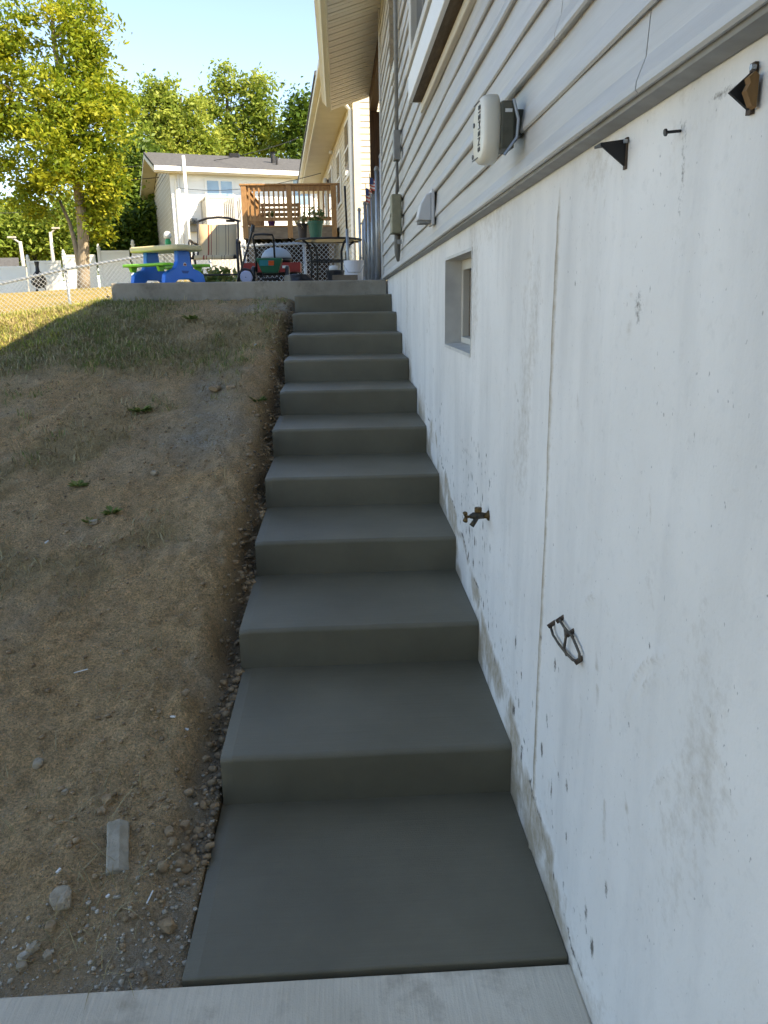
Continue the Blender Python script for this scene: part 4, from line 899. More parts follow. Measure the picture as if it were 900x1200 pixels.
# push edger: long pole with pale wheel
EYY = 9.15; ge = lambda px, py: at(px, py, Y=EYY)
p1, p2 = ge(297, 266), ge(281, 322)
t = thing('push_edger', (p2.x, EYY, PZ), 'long black pole tool with a pale blue wheel leaning between chair and spreader', 'garden tool')
MB().tube([p1, p1+(p2-p1)*.08, p2, (p2.x+.02, EYY, PZ+.03)], [.020, .011, .011, .010], 8).build('shaft', M_black, t, smooth=True)
MB().tube([p1+Vector((-.0, 0, .02)), p1+(p2-p1)*.10], .022, 8).build('grip', M_blackplastic, t)
c_ = ge(289, 329); rw = .068
wz_ = PZ+rw+.001
w_ = MB().lathe([(rw*.8, -.025), (rw, -.018), (rw, .018), (rw*.8, .025)], (c_.x, EYY, wz_), 24, 'y').build('wheel', M_paleblue, t, smooth=False)
m_ = MB().tube([(c_.x-.095, EYY, PZ+.02), (c_.x-.08, EYY, PZ+.10), (c_.x-.02, EYY, PZ+.155), (c_.x+.05, EYY, PZ+.14), (c_.x+.095, EYY, PZ+.05)], .014, 8).build('guard', M_black, t, smooth=True)
MB().tube([(p2.x+.02, EYY, PZ+.03), (c_.x, EYY-.02, wz_)], .009, 6).build('axle_arm', M_black, t)
# red wagon with load under a grey cover
RY = 10.6; gr = lambda px, py: at(px, py, Y=RY)
a, b = gr(286, 309), gr(353, 319)
t = thing('red_wagon', ((a.x+b.x)/2, RY, PZ), 'long red cart tray on small wheels behind the lawn spreader', 'wagon')
zb_ = b.z; zt_ = a.z
w_ = MB().box(a.x, b.x, RY-.20, RY-.18, zb_, zt_).box(a.x, b.x, RY+.18, RY+.20, zb_, zt_).box(a.x, a.x+.02, RY-.18, RY+.18, zb_, zt_).box(b.x-.02, b.x, RY-.18, RY+.18, zb_, zt_).box(a.x+.02, b.x-.02, RY-.18, RY+.18, zb_, zb_+.015)
tr = w_.build('tray', M_red, t)
sub(MB().box(gr(332, 312).x, gr(339, 312).x, RY-.206, RY-.2015, gr(335, 315).z, gr(335, 312).z).build('name_plate', M_litter, None), tr)
for px in (293, 346):
    for s in (-1, 1):
        wh_ = MB().lathe([(.060, -.02), (.072, -.01), (.072, .01), (.060, .02)], (gr(px, 320).x, RY+s*.19, PZ+.073), 18, 'y').build('wheel', M_blackplastic, t)
MB().bar((a.x+.05, RY, zb_-.02), (b.x-.05, RY, zb_-.02), .10, .03).build('axle_frame', M_black, t)
KY = 10.6; a, b = gr(306, 303), gr(342, 303); xm2 = (a.x+b.x)/2; rk = (b.x-a.x)/2; hk = gr(322, 290).z-a.z
t = thing('kettle_grill', (xm2, KY, zb_), 'kettle barbecue with a pale grey domed lid standing in the red cart', 'grill')
z0 = a.z
MB().lathe([(rk, 0), (rk*.99, hk*.15), (rk*.90, hk*.45), (rk*.70, hk*.75), (rk*.42, hk*.94), (rk*.12, hk)], (xm2, KY, z0), 24).build('lid', M_greydome, t, smooth=True)
MB().lathe([(rk*.45, -.11), (rk*.75, -.085), (rk*.95, -.04), (rk, -.002)], (xm2, KY, z0), 24).build('bowl', M_blackplastic, t, smooth=True)
for k in range(3):
    an = k*2.09+.4; MB().tube([(xm2+rk*.6*math.cos(an), KY+rk*.5*math.sin(an), z0-.09), (xm2+rk*.7*math.cos(an), KY+rk*.6*math.sin(an), zb_+.016)], .010, 6).build('leg', M_black, t)
# dark bag
p = at(350, 326, Y=9.3)
m_ = MB(); rock_mesh(m_, (p.x, 9.35, PZ+.035), .17, .15, .075, 77, 4, .35)
m_.v = [(x, y, max(z, PZ+.001)) for x, y, z in m_.v]; tag(m_.build('black_bag', M_tarp, None, smooth=True), 'crumpled black bag lying on the patio edge in front of the red cart', 'bag')
# glass topped table with pots
TY = 11.25; gt = lambda px, py: at(px, py, Y=TY)
a, b = gt(347, 282), gt(423, 283.5); xm3 = (a.x+b.x)/2; rx = (b.x-a.x)/2; tz = (gt(385, 281.5)).z
t = thing('patio_table', (xm3, TY, PZ), 'round glass topped black metal patio table carrying potted plants', 'table')
m_ = MB(); rim = [(xm3+rx*math.cos(k*math.pi/16), TY+rx*.9*math.sin(k*math.pi/16), tz) for k in range(33)]
m_.tube(rim, .014, 8, False).build('rim', M_black, t, smooth=True)
Mg = mat('frosted_glass', (.42, .46, .44), .25, (.50, .54, .50), 4)
MB().prism([(x, y, z-.004) for x, y, z in rim[:-1]], (0, 0, .006)).build('glass_top', Mg, t)
for k in range(4):
    an = k*math.pi/2+.62; c, s = math.cos(an), math.sin(an)*.9
    MB().tube([(xm3+rx*.96*c, TY+rx*.96*s, tz-.01), (xm3+rx*.80*c, TY+rx*.80*s, tz-.05), (xm3+rx*.66*c, TY+rx*.66*s, tz-.16), (xm3+rx*.66*c, TY+rx*.66*s, PZ+.2), (xm3+rx*.75*c, TY+rx*.75*s, PZ+.01)], .016, 8).build('leg', M_black, t, smooth=True)
lz = gt(385, 306).z
MB().tube([(xm3+rx*.66*math.cos(k*math.pi/8), TY+rx*.6*math.sin(k*math.pi/8), lz) for k in range(17)], .012, 6, False).build('brace_ring', M_black, t, smooth=True)
def leafy(name, parent, c, rx_, rz_, n, size, mt, up=.5):
    d = RNG.normal(size=(n, 3)); d /= np.linalg.norm(d, axis=1)[:, None]; rad = RNG.random(n)**.5
    P = np.array(c)+d*np.array([rx_, rx_, rz_])*rad[:, None]
    return leaf_quads(name, P, size, mt, parent, RNG.random(n))
def leaf_quads(name, P, size, mt, parent, tint, flat=0.35):
    n = len(P); N = RNG.normal(size=(n, 3)); N[:, 2] = np.abs(N[:, 2])+flat; N /= np.linalg.norm(N, axis=1)[:, None]
    T = RNG.normal(size=(n, 3)); T -= N*(T*N).sum(1)[:, None]; T /= np.linalg.norm(T, axis=1)[:, None]; B_ = np.cross(N, T)
    s = size*(.6+.8*RNG.random(n))[:, None]
    V = np.stack([P-T*s, P+B_*s*.48-T*s*.1, P+T*s-N*s*.25, P-B_*s*.48-T*s*.1], 1).reshape(-1, 3)
    F = np.arange(n*4).reshape(-1, 4)
    return np_mesh(name, V, F, mt, parent, False, dict(tint=np.repeat(np.clip(tint, 0, 1), 4)))
pp = gt(370.5, 279); hp = gt(370, 259).z-pp.z; rp = (gt(379.5, 262).x-gt(361.5, 262).x)/2; pz = tz+.015
t = thing('potted_plant', (pp.x, TY-.1, pz), 'green plastic pot with a straggly plant on the glass table', 'plant')
MB().lathe([(rp*.70, 0), (rp*.96, hp*.86), (rp*1.06, hp*.87), (rp*1.06, hp), (rp*.95, hp), (rp*.93, hp*.9)], (pp.x, TY-.1, pz), 20).build('pot', M_pot, t, smooth=False)
leafy('foliage', t, (pp.x, TY-.1, pz+hp+.07), .17, .13, 150, .030, L_plant)
for k in range(7):
    an = k*.9; MB().tube([(pp.x, TY-.1, pz+hp*.8), (pp.x+.12*math.cos(an), TY-.1+.12*math.sin(an), pz+hp+.12)], .004, 5).build('stem', M_brown, t)
pq = gt(355, 279); t = thing('potted_plant', (pq.x, TY, pz), 'dark brown pot with trailing dead stems beside the green pot', 'plant')
MB().lathe([(.050, 0), (.066, .17), (.072, .175), (.072, .20), (.060, .20)], (pq.x, TY, pz), 16).build('pot', M_brown, t)
leafy('foliage', t, (pq.x, TY, pz+.21), .10, .10, 70, .030, L_dry)
# folded umbrella pole by the table
ga = lambda px, py: at(px, py, Y=10.2)
t = thing('parasol_pole', (ga(408, 300).x, 10.2, PZ), 'thin parasol pole with a dark upper half standing beside the table', 'pole')
MB().tube([ga(404, 218), ga(405, 240), ga(406.5, 268)], .013, 8).build('upper_pole', M_black, t, smooth=True)
MB().tube([ga(406.6, 268.4), (ga(408, 300).x, 10.2, PZ+.03)], .018, 8).build('lower_pole', M_galv, t, smooth=True)
MB().lathe([(.16, 0), (.16, .02), (.05, .05), (.03, .09)], (ga(408, 300).x, 10.2, PZ), 16).build('base', M_black, t)
# bucket, tub, wood block
c_ = at(415, 326, Y=9.25); hB = at(415, 305.5, Y=9.25).z-PZ; rB = (at(427, 310, Y=9.25).x-at(403.5, 310, Y=9.25).x)/2
t = thing('bucket', (c_.x, 9.25, PZ), 'white plastic bucket standing by the fence posts', 'bucket')
MB().lathe([(rB*.86, 0), (rB*.97, hB*.80), (rB*1.02, hB*.80), (rB*1.02, hB*.84), (rB*.97, hB*.84), (rB*1.0, hB*.97), (rB*1.03, hB*.97), (rB*1.03, hB), (rB*.95, hB), (rB*.84, .02)], (c_.x, 9.25, PZ), 24).build('shell', M_bucket, t, smooth=False)
MB().tube([(c_.x-rB*1.02, 9.25, PZ+hB*.82), (c_.x-rB*.6, 9.25-rB*.95, PZ+hB*.45), (c_.x+rB*.6, 9.25-rB*.95, PZ+hB*.45), (c_.x+rB*1.02, 9.25, PZ+hB*.82)], .004, 6).build('handle', M_galv, t)
c_ = at(393, 325, Y=9.5)
t = thing('plastic_tub', (c_.x, 9.5, PZ), 'low black tub with a white jug lid beside the bucket', 'tub')
MB().lathe([(.085, 0), (.105, .12), (.11, .125), (.11, .14), (.09, .14)], (c_.x, 9.5, PZ), 18).build('tub', M_blackplastic, t)
MB().lathe([(.05, .141), (.055, .165), (.04, .19), (.02, .195)], (c_.x-.02, 9.5, PZ), 16).build('jug_lid', M_litter, t, smooth=True)
a, b = at(389.5, 324, Y=8.75), at(419, 324, Y=8.75)
tag(MB().box(a.x, b.x, 8.68, 8.80, PZ, PZ+.062).build('wood_block', M_deckgrey, None, bevel=.004), 'short brown wooden block on the patio in front of the bucket', 'wood')
# fern behind the chair
p = at(255, 320, Y=12.4)
t = thing('garden_fern', (p.x, 12.35, 1.5), 'bushy green fern growing behind the patio chair', 'plant')
leafy('foliage', t, (p.x, 12.35, 1.80), .42, .28, 420, .07, L_plant)
MB().tube([(p.x, 12.35, 1.42), (p.x, 12.35, 1.8)], .012, 6).build('stem', M_brown, t)
# small pot and stalk at the patio's left corner
p = atg(127, 351)
t = thing('nursery_pot', (p.x, p.y, p.z), 'small black nursery pot with a dead stalk at the patio corner', 'pot')
MB().lathe([(.035, 0), (.045, .075), (.048, .08), (.040, .08)], (p.x, p.y, p.z), 14).build('pot', M_blackplastic, t)
MB().tube([(p.x, p.y, p.z+.07), (p.x-.02, p.y, p.z+.16), (p.x-.05, p.y, p.z+.30)], [.006, .005, .009], 6).build('stalk', M_brown, t)

# ------------------------------------------------------------------ chain-link fence across the yard
FY = 13.0
railp = [at(px, py, Y=FY) for px, py in [(-60, 346), (0, 333), (75, 316), (160, 301.5), (230, 293.5), (290, 288.2), (345, 285.6), (423, 283)]]
rX = np.array([p.x for p in railp]); rZ = np.array([p.z for p in railp])
t = thing('chainlink_fence', (-3, FY, 1.4), 'galvanised chain-link fence crossing behind the patio and lawn', 'fence')
MB().tube(railp, .019, 8).build('top_rail', M_galv, t, smooth=True)
for px in (-30, 75.5, 172, 246, 287, 357, 422):
    x = at(px, 310, Y=FY).x; zt = float(np.interp(x, rX, rZ))
    pt = MB().tube([(x+.02, FY+.03, zt-1.15), (x, FY+.03, zt+.02)], .024, 8).build('post', M_galv, t, smooth=True)
    sub(MB().lathe([(.027, 0), (.027, .02), (.012, .04)], (x, FY+.03, zt+.021), 10).build('post_cap', M_galv, None), pt)
m_ = MB(); H = 1.08; stp = .072; x0, x1 = rX[0], rX[-1]
u = x0-H
while u < x1:
    for sgn in (1, -1):
        pts = []
        for k in range(5):
            x = u+H*k/4 if sgn > 0 else u+H*(1-k/4)
            if x < x0-.01 or x > x1+.01: continue
            pts.append((x, FY-.024+.004*sgn, float(np.interp(x, rX, rZ))+.035-H*(1-k/4)))
        if len(pts) > 1: m_.tube(pts, .0036, 3, False)
    u += stp
mo = m_.build('wire_mesh', M_mesh, t, recalc=False); mo['kind'] = 'stuff'
# side fence between house corner and the cross fence
t = thing('side_fence', (.85, 10.5, PZ), 'chain-link side fence of closely spaced posts beside the house corner', 'fence')
def fx(Y): return .90-.022*(Y-8.6)
for (Y, px, py) in [(8.62, 447.2, 185), (9.15, 441.3, 200), (9.9, 436.0, 232), (10.6, 431.6, 240), (11.3, 427.5, 240), (12.9, 421, 247)]:
    p = at(px, py, Y=Y); pt = MB().tube([(p.x, Y, PZ), (p.x, Y, p.z)], .026 if Y < 9 else .022, 10).build('post', M_galv, t, smooth=True)
    sub(MB().lathe([(.029, 0), (.029, .02), (.014, .045)], (p.x, Y, p.z), 10).build('post_cap', M_greybox, None), pt)
m_ = MB(); u = 9.15
while u < 12.9:
    for s in (1, -1):
        pts = [(fx(u)-.01-.003*s, u, PZ+.02), (fx(min(u+.9, 12.9)), min(max(u+s*.9, 9.15), 12.9), PZ+.95)]; m_.tube(pts, .0035, 3, False)
    u += .072
mo = m_.build('wire_mesh', M_galv, t, recalc=False); mo['kind'] = 'stuff'
for zz in (.03, .45, .96): MB().tube([(fx(9.15), 9.15, PZ+zz), (fx(12.9), 12.9, PZ+zz)], .016, 8).build('rail', M_galv, t, smooth=True)
# two small flags fixed to the fence
M_fblue = mat('flag_blue', (.05, .08, .22), .8); M_fred = mat('flag_red', (.55, .10, .07), .8); M_fwhite = mat('flag_white', (.75, .72, .70), .8)
def flag(px, py, Y, w, h, lb):
    p = at(px, py, Y=Y); t = thing('small_flag', (p.x, Y, p.z), lb, 'flag', 'small flags on the side fence')
    MB().tube([(p.x, Y, p.z-.35), (p.x, Y, p.z+h+.05)], .005, 6).build('stick', M_deck, t)
    n = 7; cl = None
    for k in range(n):
        z0 = p.z+h*k/n; m_ = MB(); pts = [(p.x-.006+w*q/4, Y-.02+.012*math.sin(q*1.3), z0-.06*q/4*h*4) for q in range(5)]
        for q in range(4): m_.add([pts[q], pts[q+1], (pts[q+1][0], pts[q+1][1], pts[q+1][2]+h/n), (pts[q][0], pts[q][1], pts[q][2]+h/n)], [(0, 1, 2, 3)])
        o = m_.build('stripe', M_fred if k % 2 == 0 else M_fwhite, t); s = o.modifiers.new('solid', 'SOLIDIFY'); s.thickness = .002
    m_ = MB().prism([(p.x-.006, Y-.026, p.z+h*.43), (p.x-.006+w*.5, Y-.020, p.z+h*.40), (p.x-.006+w*.5, Y-.020, p.z+h*.97), (p.x-.006, Y-.026, p.z+h)], (0, -.002, 0)).build('canton', M_fblue, t)
flag(433.5, 222, 9.5, .09, .12, 'upper small striped flag on the side fence')
flag(429, 236, 10.3, .08, .15, 'lower small striped flag on the side fence')

# ------------------------------------------------------------------ beige house behind the patio
t2 = thing('neighbour_house', (3.5, 20, 1.5), 'cream sided two storey house with a deep eave behind the patio', 'house')
HC = Vector((at(416, 200, Y=17).x, 17.0, 0)); hd = Vector((-math.sin(R_(4.2)), math.cos(R_(4.2)), 0)); hn = Vector((-hd.y, hd.x, 0))    # hn points left, away from the wall
def H2(a, b, z): return HC + hd*a + hn*b + Vector((0, 0, z))
def lap_wall(m_, o, d, n, Lw, z0, z1, ex=.115, lip=.014):
    z = z0
    while z < z1:
        za, zb = z, min(z+ex, z1); A0 = o+n*lip; B0 = o+n*.002
        m_.add([A0+Vector((0,0,za)), A0+d*Lw+Vector((0,0,za)), B0+d*Lw+Vector((0,0,zb)), B0+Vector((0,0,zb)), o+Vector((0,0,za)), o+d*Lw+Vector((0,0,za))], [(0,1,2,3), (0,4,5,1)]); z += ex
    return m_
z_b, z_t = 1.2, 5.52
lap_wall(MB(), HC, hd, hn, 15.0, z_b, z_t).build('side_siding', M_cream, t2, recalc=False)
rg = Vector((hd.y, -hd.x, 0))
lap_wall(MB(), HC+rg*.12, rg, -hd, 7.0, z_b, z_t).build('front_siding', M_cream, t2, recalc=False)
def hexa(a0, a1, b0, b1, z0, z1):
    return MB().add([H2(a, b, z) for z in (z0, z1) for a, b in ((a0, b0), (a1, b0), (a1, b1), (a0, b1))], [(0,3,2,1), (4,5,6,7), (0,1,5,4), (1,2,6,5), (2,3,7,6), (3,0,4,7)])
hexa(.01, 15, -7, -.004, z_b, z_t).build('wall_core', M_cream, t2)
hexa(-.03, .015, -.12, .02, z_b, z_t).build('corner_board', M_cream, t2)
EA = -4.2
hexa(EA, 15, -.05, .62, 5.525, 5.55).build('soffit', M_cream, t2)
hexa(EA, 15, .622, .65, 5.49, 5.70).build('fascia', M_gutter, t2)
hexa(EA, 15, .652, .75, 5.57, 5.70).build('gutter', M_gutter, t2)
for b0, z0, b1, z1 in ((.77, 5.71, -3.5, 6.9), (-3.5, 6.9, -7.9, 5.71)):
    MB().add([H2(a, b, z) for a in (-.35, 15.1) for b, z in ((b0, z0), (b1, z1), (b1, z1+.08), (b0, z0+.08))], [(0,1,2,3), (7,6,5,4), (0,4,5,1), (1,5,6,2), (2,6,7,3), (3,7,4,0)]).build('roof', M_shingle, t2)
ds = MB().tube([H2(.05, .06, z_b), H2(.05, .06, 5.2), H2(.05, .30, 5.45), H2(.05, .64, 5.58)], .045, 4).build('downspout', M_white, t2)
MB().tube([H2(.012, -.02, 2.0), H2(.012, -.02, 2.05)], .01, 6).build('downspout_strap', M_white, t2)
for (a0, a1, z0, z1) in ((.9, 1.7, 4.2, 5.2), (3.4, 4.2, 3.9, 5.0), (6.4, 7.4, 3.1, 5.1), (9.5, 10.4, 4.0, 5.0)):
    w_ = hexa(a0-.07, a1+.07, .016, .045, z0-.07, z1+.07).build('window' if a0 != 6.4 else 'door', M_white, t2)
    sub(hexa(a0, a1, .046, .052, z0, z1).build('pane', M_glass, None), w_)
    w_2 = hexa(a0-.05, a1+.05, .046, .058, (z0+z1)/2-.02, (z0+z1)/2+.02).build('mullion', M_white, None); sub(w_2, w_)
lp = MB().lathe([(.04, 0), (.07, .05), (.05, .14), (.02, .16)], H2(7.8, .12, 4.9), 12).build('wall_lamp', M_whitepaint, t2, smooth=True)
hexa(7.75, 7.85, .016, .09, 4.93, 5.01).build('lamp_mount', M_brown, t2)
lp = MB().lathe([(.05, 0), (.06, .05), (.03, .10)], H2(5.4, .10, 5.30), 12).build('flood_lamp', M_whitepaint, t2, smooth=True)

# ------------------------------------------------------------------ cedar deck on that house
DY = 21.4
t = thing('wooden_deck', (at(339, 275, Y=DY).x, DY, 2.2), 'raised cedar deck with upright balusters behind the patio', 'deck')
gd = lambda px, py: at(px, py, Y=DY)
xL, xM, xR = gd(287, 250).x, gd(339.5, 250).x, gd(391.5, 250).x; zr = gd(339, 217.5).z; zf = gd(339, 264.5).z; zbt = gd(339, 280).z; DD = 3.6
def post(x, y, z0, z1, w=.10): return MB().box(x-w/2, x+w/2, y-w/2, y+w/2, z0, z1)
for x in (xL, xM, xR): post(x, DY, zbt+.02, zr+.0, .13).build('railing_post', M_deck, t, bevel=.006)
for x in (xL, xR): post(x, DY+DD, zf+.001, zr, .13).build('railing_post', M_deck, t, bevel=.006)
MB().box(xL-.10, xR+.10, DY-.08, DY+.08, zr+.002, zr+.042).build('top_rail', M_deck, t, bevel=.004)
MB().box(xL+.07, xM-.07, DY-.02, DY+.02, zr-.13, zr-.002).build('upper_rail', M_deck, t); MB().box(xM+.07, xR-.07, DY-.02, DY+.02, zr-.13, zr-.002).build('upper_rail', M_deck, t)
zl = gd(339, 256).z
MB().box(xL+.07, xM-.07, DY-.02, DY+.02, zl-.06, zl+.03).build('lower_rail', M_deck, t); MB().box(xM+.07, xR-.07, DY-.02, DY+.02, zl-.06, zl+.03).build('lower_rail', M_deck, t)
for xa, xb in ((xL+.065, xM-.065), (xM+.065, xR-.065)):
    for k in range(8):
        x = xa+(xb-xa)*(k+.6)/8.2; MB().box(x-.022, x+.022, DY-.045, DY-.022, zl-.06, zr-.01).build('baluster', M_deck, t)
MB().box(xL-.10, xL+.06, DY+.08, DY+DD, zr+.002, zr+.042).build('top_rail', M_deck, t)
MB().box(xL-.02, xL+.02, DY+.07, DY+DD-.07, zl-.06, zl+.03).build('lower_rail', M_deck, t)
MB().box(xL-.02, xL+.02, DY+.07, DY+DD-.07, zr-.13, zr-.002).build('upper_rail', M_deck, t)
for k in range(18):
    y = DY+.15+k*(DD-.3)/17; MB().box(xL-.045, xL-.022, y-.022, y+.022, zl-.06, zr-.01).build('baluster', M_deck, t)
MB().box(xL-.06, xM-.066, DY-.06, DY-.02, zbt, zf-.04).build('fascia_board', M_deckgrey, t); MB().box(xM+.066, xR+.05, DY-.06, DY-.02, zbt, zf-.04).build('fascia_board', M_deckgrey, t)
MB().box(xL-.06, xL-.02, DY-.019, DY+DD, zbt, zf-.04).build('fascia_board', M_deckgrey, t)
MB().box(xR+.01, xR+.05, DY-.019, DY+DD, zbt, zf-.04).build('fascia_board', M_deckgrey, t)
for k in range(22):
    y = DY-.07+k*.168; MB().box(xL-.08, xR+.06, y, y+.16, zf-.035, zf).build('deck_board', M_deck, t)
for k in range(9):
    x = xL+.1+k*(xR-xL-.2)/8; MB().box(x-.02, x+.02, DY-.018, DY+DD, zbt+.01, zf-.037).build('joist', M_deckgrey, t)
for x in (xL+.1, xR-.1):
    for y in (DY+.2, DY+DD-.2): post(x, y, 1.2, zbt+.009, .14).build('support_post', M_deckgrey, t)
MB().box(xL-.05, xR+.5, DY+DD+.02, DY+DD+.06, 1.0, zf-.04).build('added_rear_screen', M_brownwood, t)  # added dark boards, standing in for the shade under the deck
MB().box(xL-.055, xL-.02, DY+.3, DY+DD, 1.0, zbt-.002).build('added_side_screen', M_brownwood, t)  # added as well, keeps the space under the deck dark from the left
# bench, plant on the deck
t = thing('deck_bench', ((xL+xM)/2, DY+1.6, zf), 'wooden bench standing on the cedar deck', 'bench')
for k in range(3): MB().box(xL+.25, xM+.2, DY+1.75, DY+1.78, zf+.42+k*.12, zf+.50+k*.12).build('back_slat', M_deck, t)
for k in range(3): MB().box(xL+.25, xM+.2, DY+1.35+k*.13, DY+1.46+k*.13, zf+.40, zf+.43).build('seat_slat', M_deck, t)
for x in (xL+.3, xM+.15):
    for y in (DY+1.40, DY+1.72): MB().box(x-.03, x+.03, y-.03, y+.03, zf+.001, zf+.399 if y < DY+1.5 else zf+.74).build('leg', M_deck, t)
p = gd(317, 262); t = thing('potted_plant', (p.x, DY+.35, zf), 'small purple pot with a green plant on the cedar deck', 'plant')
MB().lathe([(.07, 0), (.10, .15), (.11, .16), (.11, .19), (.09, .19)], (p.x, DY+.35, zf+.001), 16).build('pot', M_purple, t)
leafy('foliage', t, (p.x, DY+.35, zf+.30), .12, .12, 90, .04, L_plant)

# ------------------------------------------------------------------ white house farther back
WYc = 36.0; wc = at(206, 300, Y=WYc); WO = Vector((wc.x, WYc, 0)); ra = R_(17); wdx = Vector((math.cos(ra), math.sin(ra), 0)); wdy = Vector((-math.sin(ra), math.cos(ra), 0))
def H3(a, b, z): return WO + wdx*a + wdy*b + Vector((0, 0, z))
t = thing('white_house', H3(5, 4, 2), 'white sided house with a grey shingle roof and balcony beyond the deck', 'house')
def hex3(a0, a1, b0, b1, z0, z1):
    return MB().add([H3(a, b, z) for z in (z0, z1) for a, b in ((a0, b0), (a1, b0), (a1, b1), (a0, b1))], [(0,3,2,1), (4,5,6,7), (0,1,5,4), (1,2,6,5), (2,3,7,6), (3,0,4,7)])
ez = at(206, 203, Y=WYc).z; LW, DW = 13.0, 8.2; rz_ = ez+1.1
lap_wall(MB(), H3(0, 0, 0), wdx, -wdy, LW, 1.2, ez, .20, .02).build('front_siding', M_white, t, recalc=False)
m_ = MB(); z = 1.2
while z < rz_-.1:
    hw_ = 0 if z < ez else (z-ez)/(rz_-ez)*DW/2; zb = min(z+.2, rz_)
    o = H3(0, hw_, 0); Lw = DW-2*hw_
    m_.add([o-wdx*.02+Vector((0,0,z)), o-wdx*.02+wdy*Lw+Vector((0,0,z)), o+wdy*Lw+Vector((0,0,zb)), o+Vector((0,0,zb))], [(0,1,2,3)]); z += .2
m_.build('gable_siding', M_tan, t, recalc=False)
hex3(.02, LW, .02, DW, 1.2, ez).build('wall_core', M_white, t)
oh = .55
def roofslab(b0, z0, b1, z1, th=.10): return MB().add([H3(a, b, z) for a in (-.65, LW+.5) for b, z in ((b0, z0), (b1, z1), (b1, z1+th), (b0, z0+th))], [(0,1,2,3), (7,6,5,4), (0,4,5,1), (1,5,6,2), (2,6,7,3), (3,7,4,0)])
sl_ = (rz_-ez)/(DW/2)
roofslab(-oh, ez-oh*sl_+.28, DW/2, rz_+.28).build('roof', M_shingle, t); roofslab(DW/2+.001, rz_+.28, DW+oh, ez-oh*sl_+.28).build('roof', M_shingle, t)
hex3(-.65, LW+.5, -oh-.12, -oh-.005, ez-oh*sl_+.16, ez-oh*sl_+.34).build('gutter', M_white, t)
hex3(-.60, LW+.5, -oh, -.03, ez-oh*sl_+.13, ez-oh*sl_+.155).build('soffit', M_cream, t)
for b0, z0, b1, z1 in ((-oh, ez-oh*sl_+.10, DW/2, rz_+.10), (DW/2+.001, rz_+.10, DW+oh, ez-oh*sl_+.10)):
    MB().add([H3(a, b, z) for a in (-.66, -.03) for b, z in ((b0, z0), (b1, z1), (b1, z1+.17), (b0, z0+.17))], [(0,1,2,3), (7,6,5,4), (0,4,5,1), (1,5,6,2), (2,6,7,3), (3,7,4,0)]).build('rake_board', M_cream, t)
def on_front(px, py, b=0.0):    # place on the white house's front wall, or b metres off it
    d = ray(px, py); n = -wdy; tt = (WO+wdy*b-CAM).dot(n)/d.dot(n); p = CAM+d*tt; q = p-WO; return q.dot(wdx), p.z
a0, z1 = on_front(239, 209); a1, z0 = on_front(275, 233)
w_ = hex3(a0, a1, -.06, -.021, z0, z1).build('window', M_white, t)
am = (a0+a1)/2
sub(hex3(a0+.10, am-.04, -.07, -.061, z0+.1, z1-.1).build('pane', M_bluglass, None), w_); sub(hex3(am+.06, a1-.10, -.07, -.061, z0+.1, z1-.1).build('pane', M_bluglass, None), w_)
a0, z1 = on_front(343, 211); a1, z0 = on_front(353, 240)
w_ = hex3(a0-.08, a1+.5, -.06, -.021, z0-.08, z1+.08).build('window', M_white, t); sub(hex3(a0, a1+.42, -.07, -.061, z0, z1).build('pane', M_bluglass, None), w_)
for px, px2, nm in ((212, None, 'downspout'), (218, 185, 'vent_pipe')):
    a, _ = on_front(px, 260); top = ez+.1 if px2 is None else at(217, 185, Y=WYc).z
    MB().tube([H3(a, -.12 if px2 is None else -.75, 1.6), H3(a, -.12 if px2 is None else -.75, top)], .055 if px2 is None else .065, 8).build(nm, M_white, t, smooth=True)
a, _ = on_front(209.5, 260); MB().tube([H3(a, -.08, 1.6), H3(a, -.08, ez-.3)], .05, 8).build('conduit', M_white, t)
a, z = on_front(221, 262); hex3(a-.05, a+.35, -.22, -.021, z-.35, z+.2).build('meter_box', M_greybox, t)
MB().lathe([(.16, 0), (.17, .1), (.10, .16)], H3(a+.15, -.36, z-.05), 14).build('meter', M_glass, t)
def on_roof(px, py):
    d = ray(px, py); p0 = H3(0, -oh, ez-oh*sl_+.38); n = (wdx).cross((wdy+Vector((0, 0, sl_))).normalized()); tt = (p0-CAM).dot(n)/d.dot(n); return CAM+d*tt
p = on_roof(320, 191); MB().tube([p-Vector((0, 0, .15)), p+Vector((0, 0, .45)), p+Vector((0, 0, .46))], [.10, .10, .18], 10).build('flue', M_black, t); 
p = on_roof(324.5, 193); MB().tube([p-Vector((0, 0, .15)), p+Vector((0, 0, .30))], .06, 8).build('flue', M_black, t)
p = on_roof(275, 184); MB().box(p.x-.22, p.x+.22, p.y-.2, p.y+.2, p.z-.1, p.z+.14).build('roof_vent', M_black, t)
